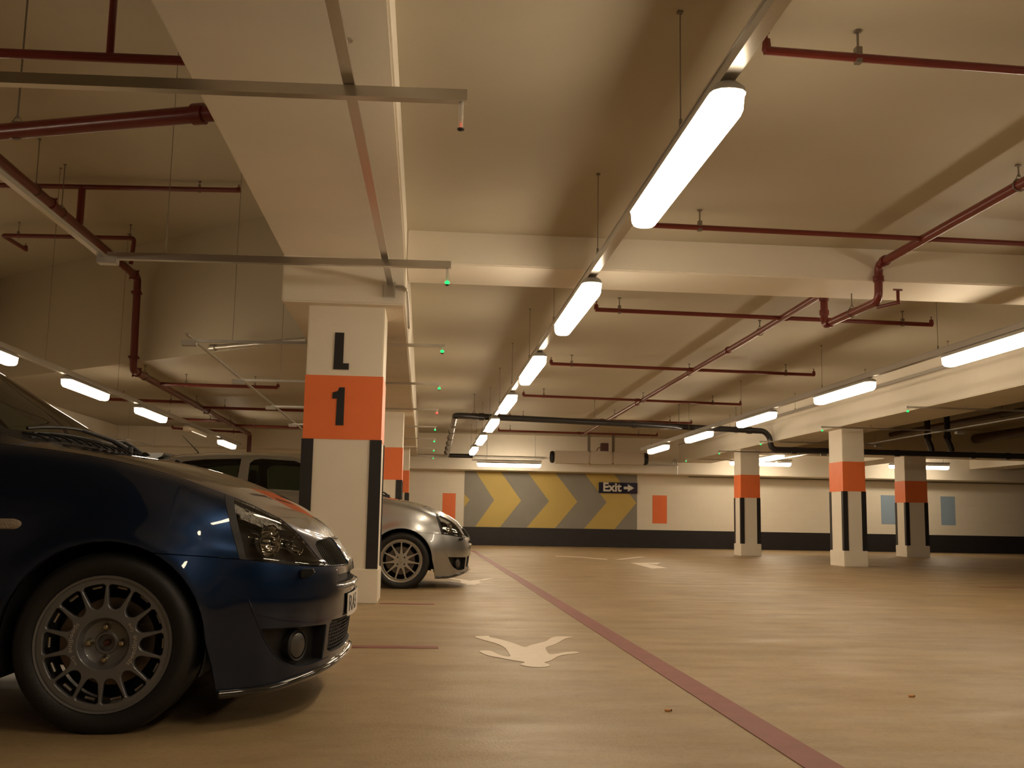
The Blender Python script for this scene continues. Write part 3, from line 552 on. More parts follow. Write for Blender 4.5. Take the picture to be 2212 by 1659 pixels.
zR = pchip([(-2.95,.86),(-2.84,.93),(-2.68,1.09),(-2.56,1.17),(-2.4,1.215),(-2.2,1.25),(-1.8,1.275),(-1.5,1.28),(-1.2,1.268),(-1.0,1.245),(-.88,1.205),(-.62,1.045),(-.44,.940),(-.36,.910),(-.27,.893),(-.16,.876),(.03,.845),(.181,.803),(.303,.762),(.412,.712),(.62,.597)])
ROWS = [('A', .752, .693, 2.7), ('B', .785, .708, 2.6), ('C', .80, .713, 2.6), ('D', .79, .700, 2.6), ('D1', .782, .685, 2.6), ('D2', .765, .662, 2.7), ('E1', .728, .638, 2.85), ('E', .69, .62, 3.0)]
def row_pt(r, x, s, end):
    nm, W, xn, p = r; xr = {'A': -2.86, 'B': -2.93, 'C': -2.95, 'D': -2.94, 'D1': -2.93, 'D2': -2.92, 'E1': -2.91, 'E': -2.90}[nm]
    xx = x if x is not None else (.1 if end > 0 else -2.5)
    if nm == 'E': W = wE(min(xx, .1))
    if nm == 'E1': W = wE(min(xx, .1))*.36 + .765*.64 - .008
    if end == 0: X, Y = x, W
    elif end > 0:
        a = s*PI/2; X = X0 + (xn-X0)*math.sin(a)**(2/p); Y = W*math.cos(a)**(2/p)
    else:
        a = s*PI/2; X = X2 + (xr-X2)*math.sin(a)**(2/p); Y = W*math.cos(a)**(2/p)
    a_, d_, e_ = zA(X), zD(X), zE(X)
    Z = {'A': a_, 'B': a_+(d_-a_)*.32, 'C': a_+(d_-a_)*.66, 'D': d_, 'D1': d_+(e_-d_)*.25, 'D2': d_+(e_-d_)*.58, 'E1': d_+(e_-d_)*.88, 'E': e_}[nm]
    if nm == 'B' and end == 0 and -2.0 < X < -.35: Y -= .006
    return Vector((X, -Y, Z))
def stations():
    S = []
    for i in range(22, 0, -1): S.append((None, (i/22)**1.0, -1))
    k = 104
    for i in range(k+1): S.append((X2+(X0-X2)*i/k, 0, 0))
    for i in range(1, 41): S.append((None, (i/40), 1))
    return S
def cr(P, t):     # catmull-rom across a list of points at parameter t (0..len-1)
    i = min(int(t), len(P)-2); u = t-i; p1, p2 = P[i], P[i+1]; p0 = P[i-1] if i > 0 else p1*2-p2; p3 = P[i+2] if i+2 < len(P) else p2*2-p1
    return p1*(1-u)*(1+u-2*u*u+0)*1.0 + p2*u*(1+2*u*(1-u)*1.0) - (p0*(u*(1-u)**2))*.5 + p1*0 - (p3*(u*u*(1-u)))*.5 if False else \
        ((p1*2) + (p2-p0)*u + (p0*2-p1*5+p2*4-p3)*u*u + (p1*3-p0-p2*3+p3)*u**3)*.5
SUB = 4; NB = (len(ROWS)-1)*SUB; NT1, NT2 = 7, 12
def body_grid():
    G = []
    for x, s, end in stations():
        P = [row_pt(r, x, s, end) for r in ROWS]
        if end > 0 and s > .9999: P = [Vector((p.x, 0, p.z)) for p in P]
        col = [cr(P, i/SUB) for i in range(NB+1)]
        for q in col: q.y = min(q.y, 0)
        # flare above the arches
        for q in col:
            for ax in (AX, RX):
                d = math.hypot(q.x-ax, q.z-AZ)
                if d < .6 and q.y < -.5: q.y -= .014*math.exp(-((d-.315)/.045)**2)
        E = P[-1]; X = E.x; ye = -E.y; yr = min(yR(X), ye*.90); zr = zR(X); z0 = zc(X)
        R = Vector((X, -yr, min(zr, max(zr, E.z)))); Cn = Vector((X, 0, z0))
        if yr < .55*yR(X) or ye < .45: R.z = E.z + (z0-E.z)*.25
        side = R-E; out = 0.012 if side.z > .1 else 0.004
        for i in range(1, NT1+1):
            t = i/NT1; q = E.lerp(R, t); q.y -= out*math.sin(PI*t); col.append(q)
        cab = (R.z-E.z) > .06
        for i in range(1, NT2+1):
            t = i/NT2; a = t
            z = R.z + (z0-R.z)*(1-(1-a)**2.0)
            col.append(Vector((X, -yr*(1-t), z)))
        G.append(col)
    return G
def seg_cut(bm, ax, p, q, xmin=None):
    a, b_ = ax; lo = [min(p[k], q[k])-.004 for k in (0, 1)]; hi = [max(p[k], q[k])+.004 for k in (0, 1)]
    fs = []
    for f in bm.faces:
        A = [v.co[a] for v in f.verts]; B = [v.co[b_] for v in f.verts]
        if max(A) < lo[0] or min(A) > hi[0] or max(B) < lo[1] or min(B) > hi[1]: continue
        if xmin is not None and min(v.co.x for v in f.verts) < xmin: continue
        fs.append(f)
    if not fs: return
    d = (q[0]-p[0], q[1]-p[1]); no = [0, 0, 0]; no[a] = -d[1]; no[b_] = d[0]; co = [0, 0, 0]; co[a] = p[0]; co[b_] = p[1]
    geom = set(fs)
    for f in fs: geom |= set(f.edges) | set(f.verts)
    bmesh.ops.bisect_plane(bm, geom=list(geom), dist=1e-5, plane_co=co, plane_no=Vector(no).normalized(), use_snap_center=False)
def inpoly(x, y, P):
    c_ = False; j = len(P)-1
    for i in range(len(P)):
        if (P[i][1] > y) != (P[j][1] > y) and x < (P[j][0]-P[i][0])*(y-P[i][1])/(P[j][1]-P[i][1])+P[i][0]: c_ = not c_
        j = i
    return c_
def arcpts(cx, cz, r, a0, a1, n_): return [(cx+r*math.cos(math.radians(a0+(a1-a0)*i/n_)), cz+r*math.sin(math.radians(a0+(a1-a0)*i/n_))) for i in range(n_+1)]
ARCH_F = [(.345, .0)] + [(.339, .11), (.325, .20)] + arcpts(AX, AZ, AR+.006, 2, 178, 22) + [(-.315, .0)]
ARCH_R = [(RX+.31, .0)] + arcpts(RX, AZ, AR+.006, 2, 178, 22) + [(RX-.31, .0)]
P_SWIN = [(-1.535, .955), (-1.535, 1.20), (-1.50, 1.235), (-1.43, 1.250), (-1.10, 1.236), (-.93, 1.175), (-.52, .94), (-.50, .918)]
P_QWIN = [(-2.34, 1.12), (-2.30, 1.165), (-2.18, 1.207), (-1.985, 1.232), (-1.625, 1.248), (-1.64, .955), (-2.22, .965)]
COWL = [(-.13, .01), (-.15, -.2), (-.205, -.42), (-.29, -.6), (-.36, -.74)]
P_SHIELD = [(-.20, .01), (-.205, -.10), (-.235, -.25), (-.30, -.42), (-.41, -.575), (-.88, -.515), (-.845, -.30), (-.83, .01)]
P_BACK = [(-2.83, .01), (-2.83, -.40), (-2.64, -.42), (-2.62, .01)]
P_LAMP_X = (.321, .745), (.402, .50)
P_LAMP_B = (.346, .745), (.420, .50)
P_LAMP_Y = (-.615, .75), (-.425, .497)
P_GRILLE = [(-.125, .501), (-.400, .505), (-.418, .515), (-.424, .575), (-.40, .586), (-.35, .5915), (-.105, .5975)]
P_SLOT = [(.01, .438), (-.34, .440), (-.36, .446), (-.33, .466), (.01, .471)]
P_VENT = [(.01, .200), (-.36, .200), (-.395, .212), (-.405, .295), (-.39, .312), (.01, .316)]
P_FOG = [(.462, .309), (.478, .268), (.500, .228), (.527, .197), (.560, .178), (.595, .174), (.664, .190), (.664, .301)]
def make_body():
    G = body_grid(); bm = bmesh.new(); V = [[bm.verts.new(p) for p in col] for col in G]; W = len(G[0])
    lay = bm.faces.layers.int.new('row')
    for i in range(len(G)-1):
        for j in range(W-1):
            f = bm.faces.new((V[i][j], V[i+1][j], V[i+1][j+1], V[i][j+1])); f[lay] = j
    bmesh.ops.remove_doubles(bm, verts=bm.verts[:], dist=1e-4)
    bmesh.ops.dissolve_degenerate(bm, dist=1e-5, edges=bm.edges[:])
    bmesh.ops.recalc_face_normals(bm, faces=bm.faces[:])
    # full (mirrored) reference for normals
    full = bm.copy(); g2 = bmesh.ops.duplicate(full, geom=full.verts[:]+full.edges[:]+full.faces[:])
    nv = [e_ for e_ in g2['geom'] if isinstance(e_, bmesh.types.BMVert)]; nf = [e_ for e_ in g2['geom'] if isinstance(e_, bmesh.types.BMFace)]
    for v in nv: v.co.y = -v.co.y
    bmesh.ops.reverse_faces(full, faces=nf); bmesh.ops.remove_doubles(full, verts=full.verts[:], dist=2e-4)
    full.normal_update(); up_ = sum((f.normal.z*f.calc_area() for f in full.faces if f.calc_center_median().z > 1.2))
    if up_ < 0: bmesh.ops.reverse_faces(full, faces=full.faces[:]); bmesh.ops.reverse_faces(bm, faces=bm.faces[:]); full.normal_update(); bm.normal_update()
    full.verts.ensure_lookup_table(); full.faces.ensure_lookup_table()
    bvh = BVHTree.FromBMesh(full); FV = [v.co.copy() for v in full.verts]; FN = [v.normal.copy() for v in full.verts]; FF = [[v.index for v in f.verts] for f in full.faces]
    from mathutils.interpolate import poly_3d_calc
    def nrm(p):
        loc, no, idx, d = bvh.find_nearest(p)
        vs = FF[idx]; w = poly_3d_calc([FV[k] for k in vs], loc); q = Vector((0, 0, 0))
        for k, ww in zip(vs, w): q += FN[k]*ww
        return q.normalized()
    # cuts
    for P in (ARCH_F, ARCH_R, P_SWIN, P_QWIN, P_FOG):
        for k in range(len(P)): seg_cut(bm, (0, 2), P[k], P[(k+1) % len(P)])
    for P in (P_SHIELD, P_BACK):
        for k in range(len(P)): seg_cut(bm, (0, 1), P[k], P[(k+1) % len(P)])
    for P in (P_GRILLE, P_SLOT, P_VENT):
        for k in range(len(P)): seg_cut(bm, (1, 2), P[k], P[(k+1) % len(P)], .45)
    seg_cut(bm, (0, 2), *P_LAMP_X); seg_cut(bm, (0, 2), *P_LAMP_B); seg_cut(bm, (1, 2), *P_LAMP_Y, .3)
    seg_cut(bm, (0, 2), (.42, .668), (.62, .668))
    for xx, z0, z1 in ((-.43, .1, .92), (-1.56, .1, .95), (-.10, .80, .95)): seg_cut(bm, (0, 2), (xx, z0), (xx, z1))
    for k in range(4):
        Q = COWL; seg_cut(bm, (0, 1), Q[k], Q[k+1])
    bm.normal_update()
    jD, jE = 3*SUB, NB
    def side(P0, P1, a, b_): return (P1[0]-P0[0])*(b_-P0[1]) - (P1[1]-P0[1])*(a-P0[0])
    parts = {}
    for f in bm.faces:
        c_ = f.calc_center_median(); j = f[lay]; x, y, z = c_; belt = j < jE
        nm = 'side_panel'
        if belt and (inpoly(x, z, ARCH_F) or inpoly(x, z, ARCH_R)): continue
        if belt:
            if j >= jD and x > .25:
                out = side(*P_LAMP_X, x, z)   # negative/positive by side
                inn = side(*P_LAMP_Y, y, z)
                if inpoly(y, z, P_GRILLE): nm = 'grille'
                elif out > 0 and inn < 0 and x > .30: nm = 'headlight' if side(*P_LAMP_B, x, z) > 0 else 'lamp_border'
                elif out <= 0: nm = 'fender'
                else: nm = 'nose_panel'
            elif j < jD and x > .1:
                nm = 'front_bumper'
                if inpoly(y, z, P_SLOT): nm = 'slot'
                elif inpoly(y, z, P_VENT) and x > .5: nm = 'vent'
                elif inpoly(x, z, P_FOG) and y < -.425: nm = 'fog_pocket'
            elif x > -.43: nm = 'fender'
            elif x > -1.56: nm = 'door'
            elif x < -2.6 and j < jD: nm = 'rear_bumper'
        else:
            inwin = j < jE+NT1
            if inwin and inpoly(x, z, P_SWIN): nm = 'door_window'
            elif inwin and inpoly(x, z, P_QWIN): nm = 'quarter_window'
            elif inpoly(x, y, P_SHIELD): nm = 'windscreen'
            elif inpoly(x, y, P_BACK): nm = 'rear_window'
            else:
                Q = COWL
                xx = np.interp(-y, [-q[1] for q in Q], [q[0] for q in Q])
                if x > xx: nm = 'hood' if z > .668 or x < .35 else 'nose_panel'
                elif x > -.50 and x > -.26-.6*y*y and not inwin: nm = 'scuttle'
                else: nm = 'roof' if not (inwin and x < -.43) else 'side_panel'
        parts.setdefault(nm, []).append(f)
    data = {}
    for nm, fs in parts.items():
        vid = {}; vs = []; ff = []
        for f in fs:
            ids = []
            for v in f.verts:
                if v not in vid: vid[v] = len(vs); vs.append(v.co.copy())
                ids.append(vid[v])
            if len(set(ids)) > 2: ff.append(ids)
        data[nm] = (vs, ff)
    bm.free(); full.free()
    return data, nrm, bvh
BODY, NRM, BVH = make_body()
def bnd(ff):
    cnt = {}
    for f in ff:
        for a, b_ in zip(f, f[1:]+f[:1]): cnt.setdefault((min(a, b_), max(a, b_)), []).append((a, b_))
    return [v[0] for v in cnt.values() if len(v) == 1]
def panel(nm, mirror, gap=.0016, rim=.012, inset=0.0):
    """mesh of a body panel with its edges drawn in by half a gap and turned inwards"""
    vs, ff = BODY[nm]; vs = [v.copy() for v in vs]; N = [NRM(v) for v in vs]; B = bnd(ff)
    B = [e_ for e_ in B if not (abs(vs[e_[0]].y) < 3e-4 and abs(vs[e_[1]].y) < 3e-4)]
    push = {}
    for a, b_ in B:
        t = (vs[b_]-vs[a])
        if t.length < 1e-7: continue
        t.normalize()
        for k in (a, b_): push[k] = push.get(k, Vector((0, 0, 0))) + N[k].cross(t)
    for k, d in push.items():
        if d.length > 1e-6:
            d = d.normalized()*gap
            if abs(vs[k].y) < 3e-4: d.y = 0
            vs[k] = vs[k]+d
    if inset: vs = [v - n_*inset for v, n_ in zip(vs, N)]
    nn = list(N); low = {}
    for k in {k for e_ in B for k in e_}: low[k] = len(vs); vs.append(vs[k]-N[k]*rim); nn.append(N[k])
    ff2 = [list(f) for f in ff]; rimf = [[b_, a, low[a], low[b_]] for a, b_ in B]
    V = [tuple(v) for v in vs]; F = ff2+rimf; nr = len(rimf)
    if mirror == 'both':
        o_ = len(V); V = V + [(x, -y, z) for x, y, z in V]; nn = nn + [Vector((n_.x, -n_.y, n_.z)) for n_ in nn]; F2 = [[i+o_ for i in f][::-1] for f in F]
        return V, F, F2, nn, nr
    if mirror == 'left':
        V = [(x, -y, z) for x, y, z in V]; nn = [Vector((n_.x, -n_.y, n_.z)) for n_ in nn]; F = [f[::-1] for f in F]
    return V, F, [], nn, nr
def make_panel(name, nm, m, parent, mirror='both', **kw):
    V, F, F2, nn, nr = panel(nm, mirror, **kw)
    me = bpy.data.meshes.new(name); me.from_pydata(V, [], F+F2); me.materials.append(m)
    flat = set(range(len(F)-nr, len(F))) | set(range(len(F)+len(F2)-nr, len(F)+len(F2)) if F2 else [])
    sn = []
    for p in me.polygons:
        p.use_smooth = True
        for li in p.loop_indices:
            vi = me.loops[li].vertex_index; q = nn[vi]
            if p.index in flat: q = (q*0.6 + p.normal*0.8).normalized() if p.normal.length > 0 else q
            sn.append(q)
    me.normals_split_custom_set([tuple(q) for q in sn])
    o = bpy.data.objects.new(name, me); COL.objects.link(o); o.parent = parent
    return o
def pocket(name, nms, depth, m, parent, mirror, floor_m=None):
    me_b = MB()
    for nm in nms:
        vs, ff = BODY[nm]; N = [NRM(v) for v in vs]; B = bnd(ff); B = [e_ for e_ in B if not (abs(vs[e_[0]].y) < 3e-4 and abs(vs[e_[1]].y) < 3e-4)]
        inn = [v-n_*depth for v, n_ in zip(vs, N)]; top = [v-n_*.004 for v, n_ in zip(vs, N)]
        for s in ((1,) if mirror == 'right' else (-1,) if mirror == 'left' else (1, -1)):
            me_b.add([(v.x, v.y*s, v.z) for v in inn+top], [list(f) for f in ff] + [[b_, a, a+len(vs), b_+len(vs)] for a, b_ in B])
    o = me_b.build(name, m, parent, smooth=True, angle=50); return o
def front_x(y, z):
    h = BVH.ray_cast(Vector((2, y, z)), Vector((-1, 0, 0))); return h[0].x if h[0] else .6
def side_y(x, z):
    h = BVH.ray_cast(Vector((x, -2, z)), Vector((0, 1, 0))); return h[0].y if h[0] else -.7
def top_z(x, y):
    h = BVH.ray_cast(Vector((x, y, 3)), Vector((0, 0, -1))); return h[0].z if h[0] else .8

RT = 0.280   # tyre radius
def wheel(parent, style):
    """right hand wheel; axle along y, outer face towards -y, origin at hub centre of outer face"""
    fm = M_anth if style == 'fifteen' else M_salloy; ns = 14 if style == 'fifteen' else 11
    ro, ri = 0.2055, (0.182 if ns == 14 else 0.178); rh = 0.108 if ns == 14 else 0.072
    loops = [[(ro*math.cos(2*PI*k/96), ro*math.sin(2*PI*k/96)) for k in range(96)]]
    for k in range(ns):
        a0 = PI/2 + 2*PI*k/ns; a1 = a0 + 2*PI/ns; am = (a0+a1)/2
        wo = 0.0045 if ns == 14 else 0.0062; wi = 0.0090 if ns == 14 else 0.0135       # half spoke width at rim and at hub
        def pt(r, a, sgn, hw): th = a + sgn*math.asin(min(.95, hw/r)); return (r*math.cos(th), r*math.sin(th))
        L = []
        ks = 9
        for t in range(ks+1):
            r = rh+.012+(ri-.006-rh-.012)*t/ks; L.append(pt(r, a0, 1, wi+(wo-wi)*(t/ks)**.7))
        e0 = a0+math.asin((wo+.006)/ri); e1 = a1-math.asin((wo+.006)/ri)
        for t in range(9): th = e0+(e1-e0)*t/8; L.append((ri*math.cos(th), ri*math.sin(th)))
        for t in range(ks, -1, -1):
            r = rh+.012+(ri-.006-rh-.012)*t/ks; L.append(pt(r, a1, -1, wi+(wo-wi)*(t/ks)**.7))
        pa, pb = Vector((*L[-1], 0)), Vector((*L[0], 0)); mid = Vector((math.cos(am), math.sin(am), 0))*(rh if ns == 14 else rh-.002)
        for t in (.15, .3, .45, .6, .75, .9):
            q = pa*(1-t)**2 + (mid*2-(pa+pb)/2)*2*t*(1-t) + pb*t*t; L.append((q.x, q.y))
        loops.append(L)
    rc = .078 if ns == 14 else 0.0
    if ns == 14: loops.append([(rc*math.cos(2*PI*k/48), rc*math.sin(2*PI*k/48)) for k in range(48)])
    fn_ = lambda v: (v.x, -v.z + .012, v.y)
    me = curve_fill('w', loops, .007, .003, -.003)
    rim = obj_from(me, 'wheel', fm, parent, fn_)
    w = MB()      # barrel, lip, hub bowl
    w.lathe([(ro-.004, -.004), (ro+.003, -.006), (ro+.006, .000), (ro+.004, .012), (ro-.006, .02), (.196, .05), (.192, .15), (.205, .185), (.212, .19)], 72, 'y')
    w.build('rim_barrel', M_dark if False else fm, rim, smooth=True)
    if ns == 14:
        MB().lathe([(.0785, .004), (.076, .012), (.068, .030), (.052, .037), (.036, .037), (.032, .034), (.0275, .034), (.0255, .040), (.0255, .06), (.0, .06)], 64, 'y').build('hub_bowl', fm, rim, smooth=True)
        MB().lathe([(0, .030), (.007, .030), (.011, .038), (.011, .055)], 6, 'y').build('axle_nut', mat('rusty_nut', (.10, .035, .025), .5, metal=.5), rim)
        bb = [(0, .050), (.050, 0), (0, -.050), (-.050, 0)]; yb = .018
    else:
        MB().lathe([(.0, -.004), (.018, -.003), (.024, .003), (.030, .004)], 32, 'y').build('centre_cap', fm, rim, smooth=True)
        obj_from(curve_fill('d', [[(-.004, -.012), (.013, .0), (.004, .012), (-.013, 0)], [(-.001, -.006), (.006, 0), (.001, .006), (-.006, 0)]], .0008), 'cap_emblem', M_chrome, rim, lambda v: (v.x, -v.z-.005, v.y))
        MB().lathe([(.1845, .0015), (.1885, .0015)], 72, 'y').build('groove_shade', M_dark, rim)  # flat black ring on the face, painting the shade of a groove
        q = .033; bb = [(q, q), (-q, q), (q, -q), (-q, -q)]; yb = .0
    for bx, bz in bb:
        MB().lathe([(0, yb-.003), (.007, yb-.001), (.0108, yb+.005), (.0108, yb+.02)], 12, 'y', (bx, 0, bz)).lathe([(.0095, yb+.012), (.014, yb+.0185), (.0145, yb+.0195)], 16, 'y', (bx, 0, bz)).build('wheel_bolt', M_bolt if ns == 14 else M_blackrub, rim, smooth=True)
    t = MB(); prof = [(.203, .004), (.209, -.002), (.217, -.008), (.234, -.014), (.252, -.014), (.264, -.008), (.273, .004), (.278, .016), (RT, .03), (RT, .165), (.274, .19), (.255, .203), (.232, .203), (.208, .19)]
    t.lathe(prof, 80, 'y')
    V = t.v
    for i, p in enumerate(V):       # contact patch
        if p[2] < -(RT-.010): V[i] = (p[0], p[1], -(RT-.010))
    t.build('tyre', M_tyre, rim, smooth=True, angle=50)
    sc = MB()
    for a in range(40):
        pass
    MB().lathe([(0, .172), (.19, .172), (.19, .176), (0, .176)], 40, 'y').build('dark_backing', M_dark, rim)  # added black disc stands in for the shade behind the spokes
    MB().lathe([(.0, .075), (.06, .075), (.062, .085), (.065, .09), (.135, .09), (.138, .094), (.138, .115), (.06, .115)], 48, 'y').build('brake_disc', M_disc, rim, smooth=True)
    cal = MB(); P = [(r_*math.cos(math.radians(a)), r_*math.sin(math.radians(a))) for r_, a in [(.09, 150), (.09, 170), (.09, 190), (.09, 210), (.15, 215), (.155, 195), (.155, 165), (.15, 148)]]
    cal.prism([(p[0], p[1]) for p in P], .06, .125, 'y').build('brake_caliper', M_disc, rim, bevel=.004)
    if ns == 14:
        for k in range(14):
            a = PI/2 + 2*PI*(k+.5)/14
            c0 = Vector((math.cos(a), 0, math.sin(a)))*.174; tg = Vector((-math.sin(a), 0, math.cos(a)))
            MB().tube([c0-tg*.015+Vector((0, .040, 0)), c0+tg*.015+Vector((0, .040, 0))], .0058, 8).build('barrel_rib', M_salloy, rim, smooth=True)
        # lettering following the hub ring
        def ring_text(txt, size, acen, r, arc, flip=False, slant=0):
            me_ = text_mesh(txt, size, .0004, .0, 1.0); xs = [v.co.x for v in me_.vertices]; x0_, x1_ = min(xs), max(xs)
            def fn(v):
                u = (v.x-(x0_+x1_)/2)/(x1_-x0_)*arc; th = acen + u; rr_ = r - v.y
                return (rr_*math.cos(th), -.0005-v.z, rr_*math.sin(th))
            obj_from(me_, 'lettering', M_text, rim, fn)
        ring_text('speedline', .0205, math.radians(169), .0965, .95)
        ring_text('Corse', .014, math.radians(211.5), .0965, .30)
        ring_text('speedline', .0205, math.radians(-11), .0965, .95)
        ring_text('Corse', .014, math.radians(32), .0965, .28)
        for o_ in rim.children:
            pass
    return rim

def build_car(name, label, paint, style, loc, plate=True):
    car = empty(name, loc, label, 'car')
    for nm in ('hood', 'nose_panel', 'roof', 'front_bumper', 'rear_bumper'):
        make_panel(nm, nm, paint, car)
    make_panel('scuttle', 'scuttle', M_blackrub, car)
    for side_ in ('right', 'left'):
        make_panel('fender', 'fender', paint, car, side_)
        make_panel('door', 'door', paint, car, side_)
        make_panel('side_panel', 'side_panel', paint, car, side_)
        make_panel('door_window', 'door_window', M_glass, car, side_, rim=.004)
        make_panel('quarter_window', 'quarter_window', M_glass, car, side_, rim=.004)
    make_panel('windscreen', 'windscreen', M_glass, car, rim=.004)
    make_panel('rear_window', 'rear_window', M_glass, car, rim=.004)
    # dark inner shell behind the gaps
    ln = MB()
    for nm in ('hood', 'nose_panel', 'front_bumper', 'fender', 'door', 'side_panel', 'rear_bumper'):
        vs, ff = BODY[nm]; N = [NRM(v) for v in vs]
        for s in (1, -1): ln.add([((v-n_*.014).x, (v-n_*.014).y*s, (v-n_*.014).z) for v, n_ in zip(vs, N)], ff)
    ln.build('inner_shell', M_dark, car)
    fl = MB().box(-2.85, -2.66, -.68, .68, .17, .55).box(-2.04, -.34, -.74, .74, .15, .22).box(-2.04, -.34, -.60, .60, .22, .62)
    fl.box(.34, .60, -.42, .42, .17, .42).box(-.34, .34, -.50, .50, .18, .70).box(-2.66, -2.04, -.5, .5, .18, .6)
    fl.build('underbody', M_dark, car)
    for s in (1, -1):
        for ax in (AX, RX):
            m_ = MB(); P = arcpts(ax, AZ, AR+.012, -20, 200, 26); vs = []
            for x, z in P: vs += [(x, -.765*s, z), (x, -.50*s, z)]
            m_.add(vs, [(2*i, 2*i+2, 2*i+3, 2*i+1) for i in range(len(P)-1)])
            m_.prism([(p[0], p[1]) for p in P], -.50*s, -.495*s, 'y'); m_.build('wheel_arch_liner', M_dark, car)
    # cabin
    MB().box(-1.0, -.36, -.62, .62, .60, .86).box(-.62, -.36, -.6, .6, .84, .90).build('dashboard', M_int, car, bevel=.03)
    MB().box(-2.60, -2.0, -.58, .58, .5, .80).build('rear_seat', M_int, car, bevel=.05)
    for s in (-1, 1):
        st = MB().box(-1.55, -1.05, s*.33-.23, s*.33+.23, .40, .55).prism([(-1.42, .5), (-1.56, 1.0), (-1.66, 1.0), (-1.56, .5)], s*.33-.22, s*.33+.22, 'y').build('seat', M_int, car, bevel=.03)
        MB().prism([(-1.58, 1.03), (-1.60, 1.17), (-1.68, 1.17), (-1.67, 1.03)], s*.33-.12, s*.33+.12, 'y').build('headrest', M_int, st, bevel=.02)
    sw = [(-.98+.05*math.cos(a)*0 + .03*math.sin(a), -.33+.17*math.cos(a), .90+.16*math.sin(a)) for a in [2*PI*k/24 for k in range(25)]]
    MB().tube(sw, .013, 8).build('steering_wheel', M_int, car, smooth=True)
    # headlights
    for side_, s in (('right', 1), ('left', -1)):
        hl = make_panel('headlight', 'headlight', M_lens, car, side_, gap=.004, rim=.006)
        pocket('lamp_housing', ['headlight'], .075, mat('lamp_inner', (.07, .065, .06), .3), hl, side_)
        make_panel('lamp_border', 'lamp_border', M_blackrub, hl, side_, gap=0, rim=.02)
        # front turn reflector: facetted chrome strip along the upper edge
        vs, ff = BODY['headlight']; P = [(.350, .727), (.366, .692), (.388, .668), (.43, .654), (.50, .640), (.56, .626), (.53, .660), (.46, .70), (.39, .735)]
        N = [NRM(v) for v in vs]; keep = [f for f in ff if inpoly(sum(vs[k].x for k in f)/len(f), sum(vs[k].z for k in f)/len(f), P)]
        MB().add([((v-n_*.02).x, (v-n_*.02).y*s, (v-n_*.02).z) for v, n_ in zip(vs, N)], keep).build('indicator_reflector', M_crinkle, hl)
        def bowl(cx, cy, cz, r, nm, m, dep):
            pf = [(r*1.06, .002), (r*1.06, -.004), (r, 0)] + [(r*math.cos(t*PI/2/8), -dep*math.sin(t*PI/2/8)) for t in range(1, 9)]
            o_ = MB().lathe(pf, 36, 'x').build(nm, m, hl, smooth=True, angle=60); o_.location = (cx, cy*s, cz); o_.rotation_euler = (0, 0, -.50*s); return o_
        bowl(.470, -.612, .588, .052, 'main_reflector', M_chrome, .05)
        bowl(.548, -.505, .578, .036, 'inner_reflector', M_chrome, .045)
        MB().lathe([(0, .02), (.010, .018), (.014, .0), (.014, -.03)], 16, 'x', (.452, -.605*s, .588)).build('bulb_shield', M_chrome, hl, smooth=True)
        for a_, b2_ in ((.618, .574), (.602, .56), (.586, .547)): MB().tube([(.405, -.66*s, a_), (.58, -.44*s, b2_)], .0016, 6).build('trim_ridge', M_chrome, hl)
        # washer jet under the lamp
        wy = -.555; wz = .476; wx = front_x(wy, wz)
        MB().prism([(0, 0), (.035, .006), (.05, .024), (.045, .032), (.0, .030)], -.022, .022, 'y').build('washer_jet', M_blackrub, car, bevel=.006).location = (wx-.012, wy*s, wz-.010)
        cp = [(.422, .412), (.432, .385), (.446, .350), (.4605, .309)] + P_FOG[1:6] + [(.630, .180), (.655, .186)]
        MB().tube([Vector((x, (side_y(x, z)-.0005)*s, z)) for x, z in cp], [.0005] + [.0026]*(len(cp)-1), 8).build('bumper_crease', paint, car, smooth=True)
        # fog lamp
        pk = pocket('fog_recess', ['fog_pocket'], .045, M_blackrub, car, side_)
        fy = -.535; fz = .243; fx = front_x(fy, fz)-.028
        fg = MB().lathe([(0, .012), (.025, .011), (.040, .005), (.045, -.004), (.048, -.004), (.050, -.012), (.046, -.05)], 36, 'x').build('fog_lamp', M_foglens, pk, smooth=True)
        fg.location = (fx, fy*s, fz); fg.rotation_euler = (0, 0, -.50*s)
        MB().lathe([(.046, .004), (.0495, .006), (.053, .002), (.053, -.02)], 36, 'x').build('fog_bezel', M_blackrub, fg, smooth=True)
        # side indicator
        ix, iz = -.318, .633; iy = side_y(ix, iz); loop = [(.030*math.cos(a)*1 + (.0 if abs(math.cos(a)) < .01 else math.copysign(.018, math.cos(a))), .0165*math.sin(a)) for a in [2*PI*(k+.5)/28 for k in range(28)]]
        m_ = MB(); nL = len(loop); rings = [(1.0, .004), (1.0, -.003), (.8, -.007), (.0, -.008)]; vs_ = []
        for sc_, dy in rings: vs_ += [(ix+a*sc_, (iy+dy)*s, iz+b2*sc_) for a, b2 in loop]
        m_.add(vs_, [(i*nL+k, i*nL+(k+1) % nL, (i+1)*nL+(k+1) % nL, (i+1)*nL+k) for i in range(3) for k in range(nL)]); m_.build('side_indicator', M_ind, car, smooth=True)
        # mirror
        mr = MB().box(-.055, .055, -.09, .09, -.06, .06).build('door_mirror', paint, car, bevel=.035, smooth=True); mr.location = (-.56, -.80*s, .96)
        MB().tube([(0, .07*s, -.04), (.02, .13*s, -.045)], .025, 8).build('mirror_arm', M_blackrub, mr, smooth=True)
        MB().tube([(-1.42, side_y(-1.42, .76)*s-.012*s, .76), (-1.28, side_y(-1.28, .76)*s-.012*s, .76)], .012, 8).build('door_handle', paint, car, smooth=True)
    # grille with upright slats
    gr = pocket('grille', ['grille'], .035, M_blackrub, car, 'both')
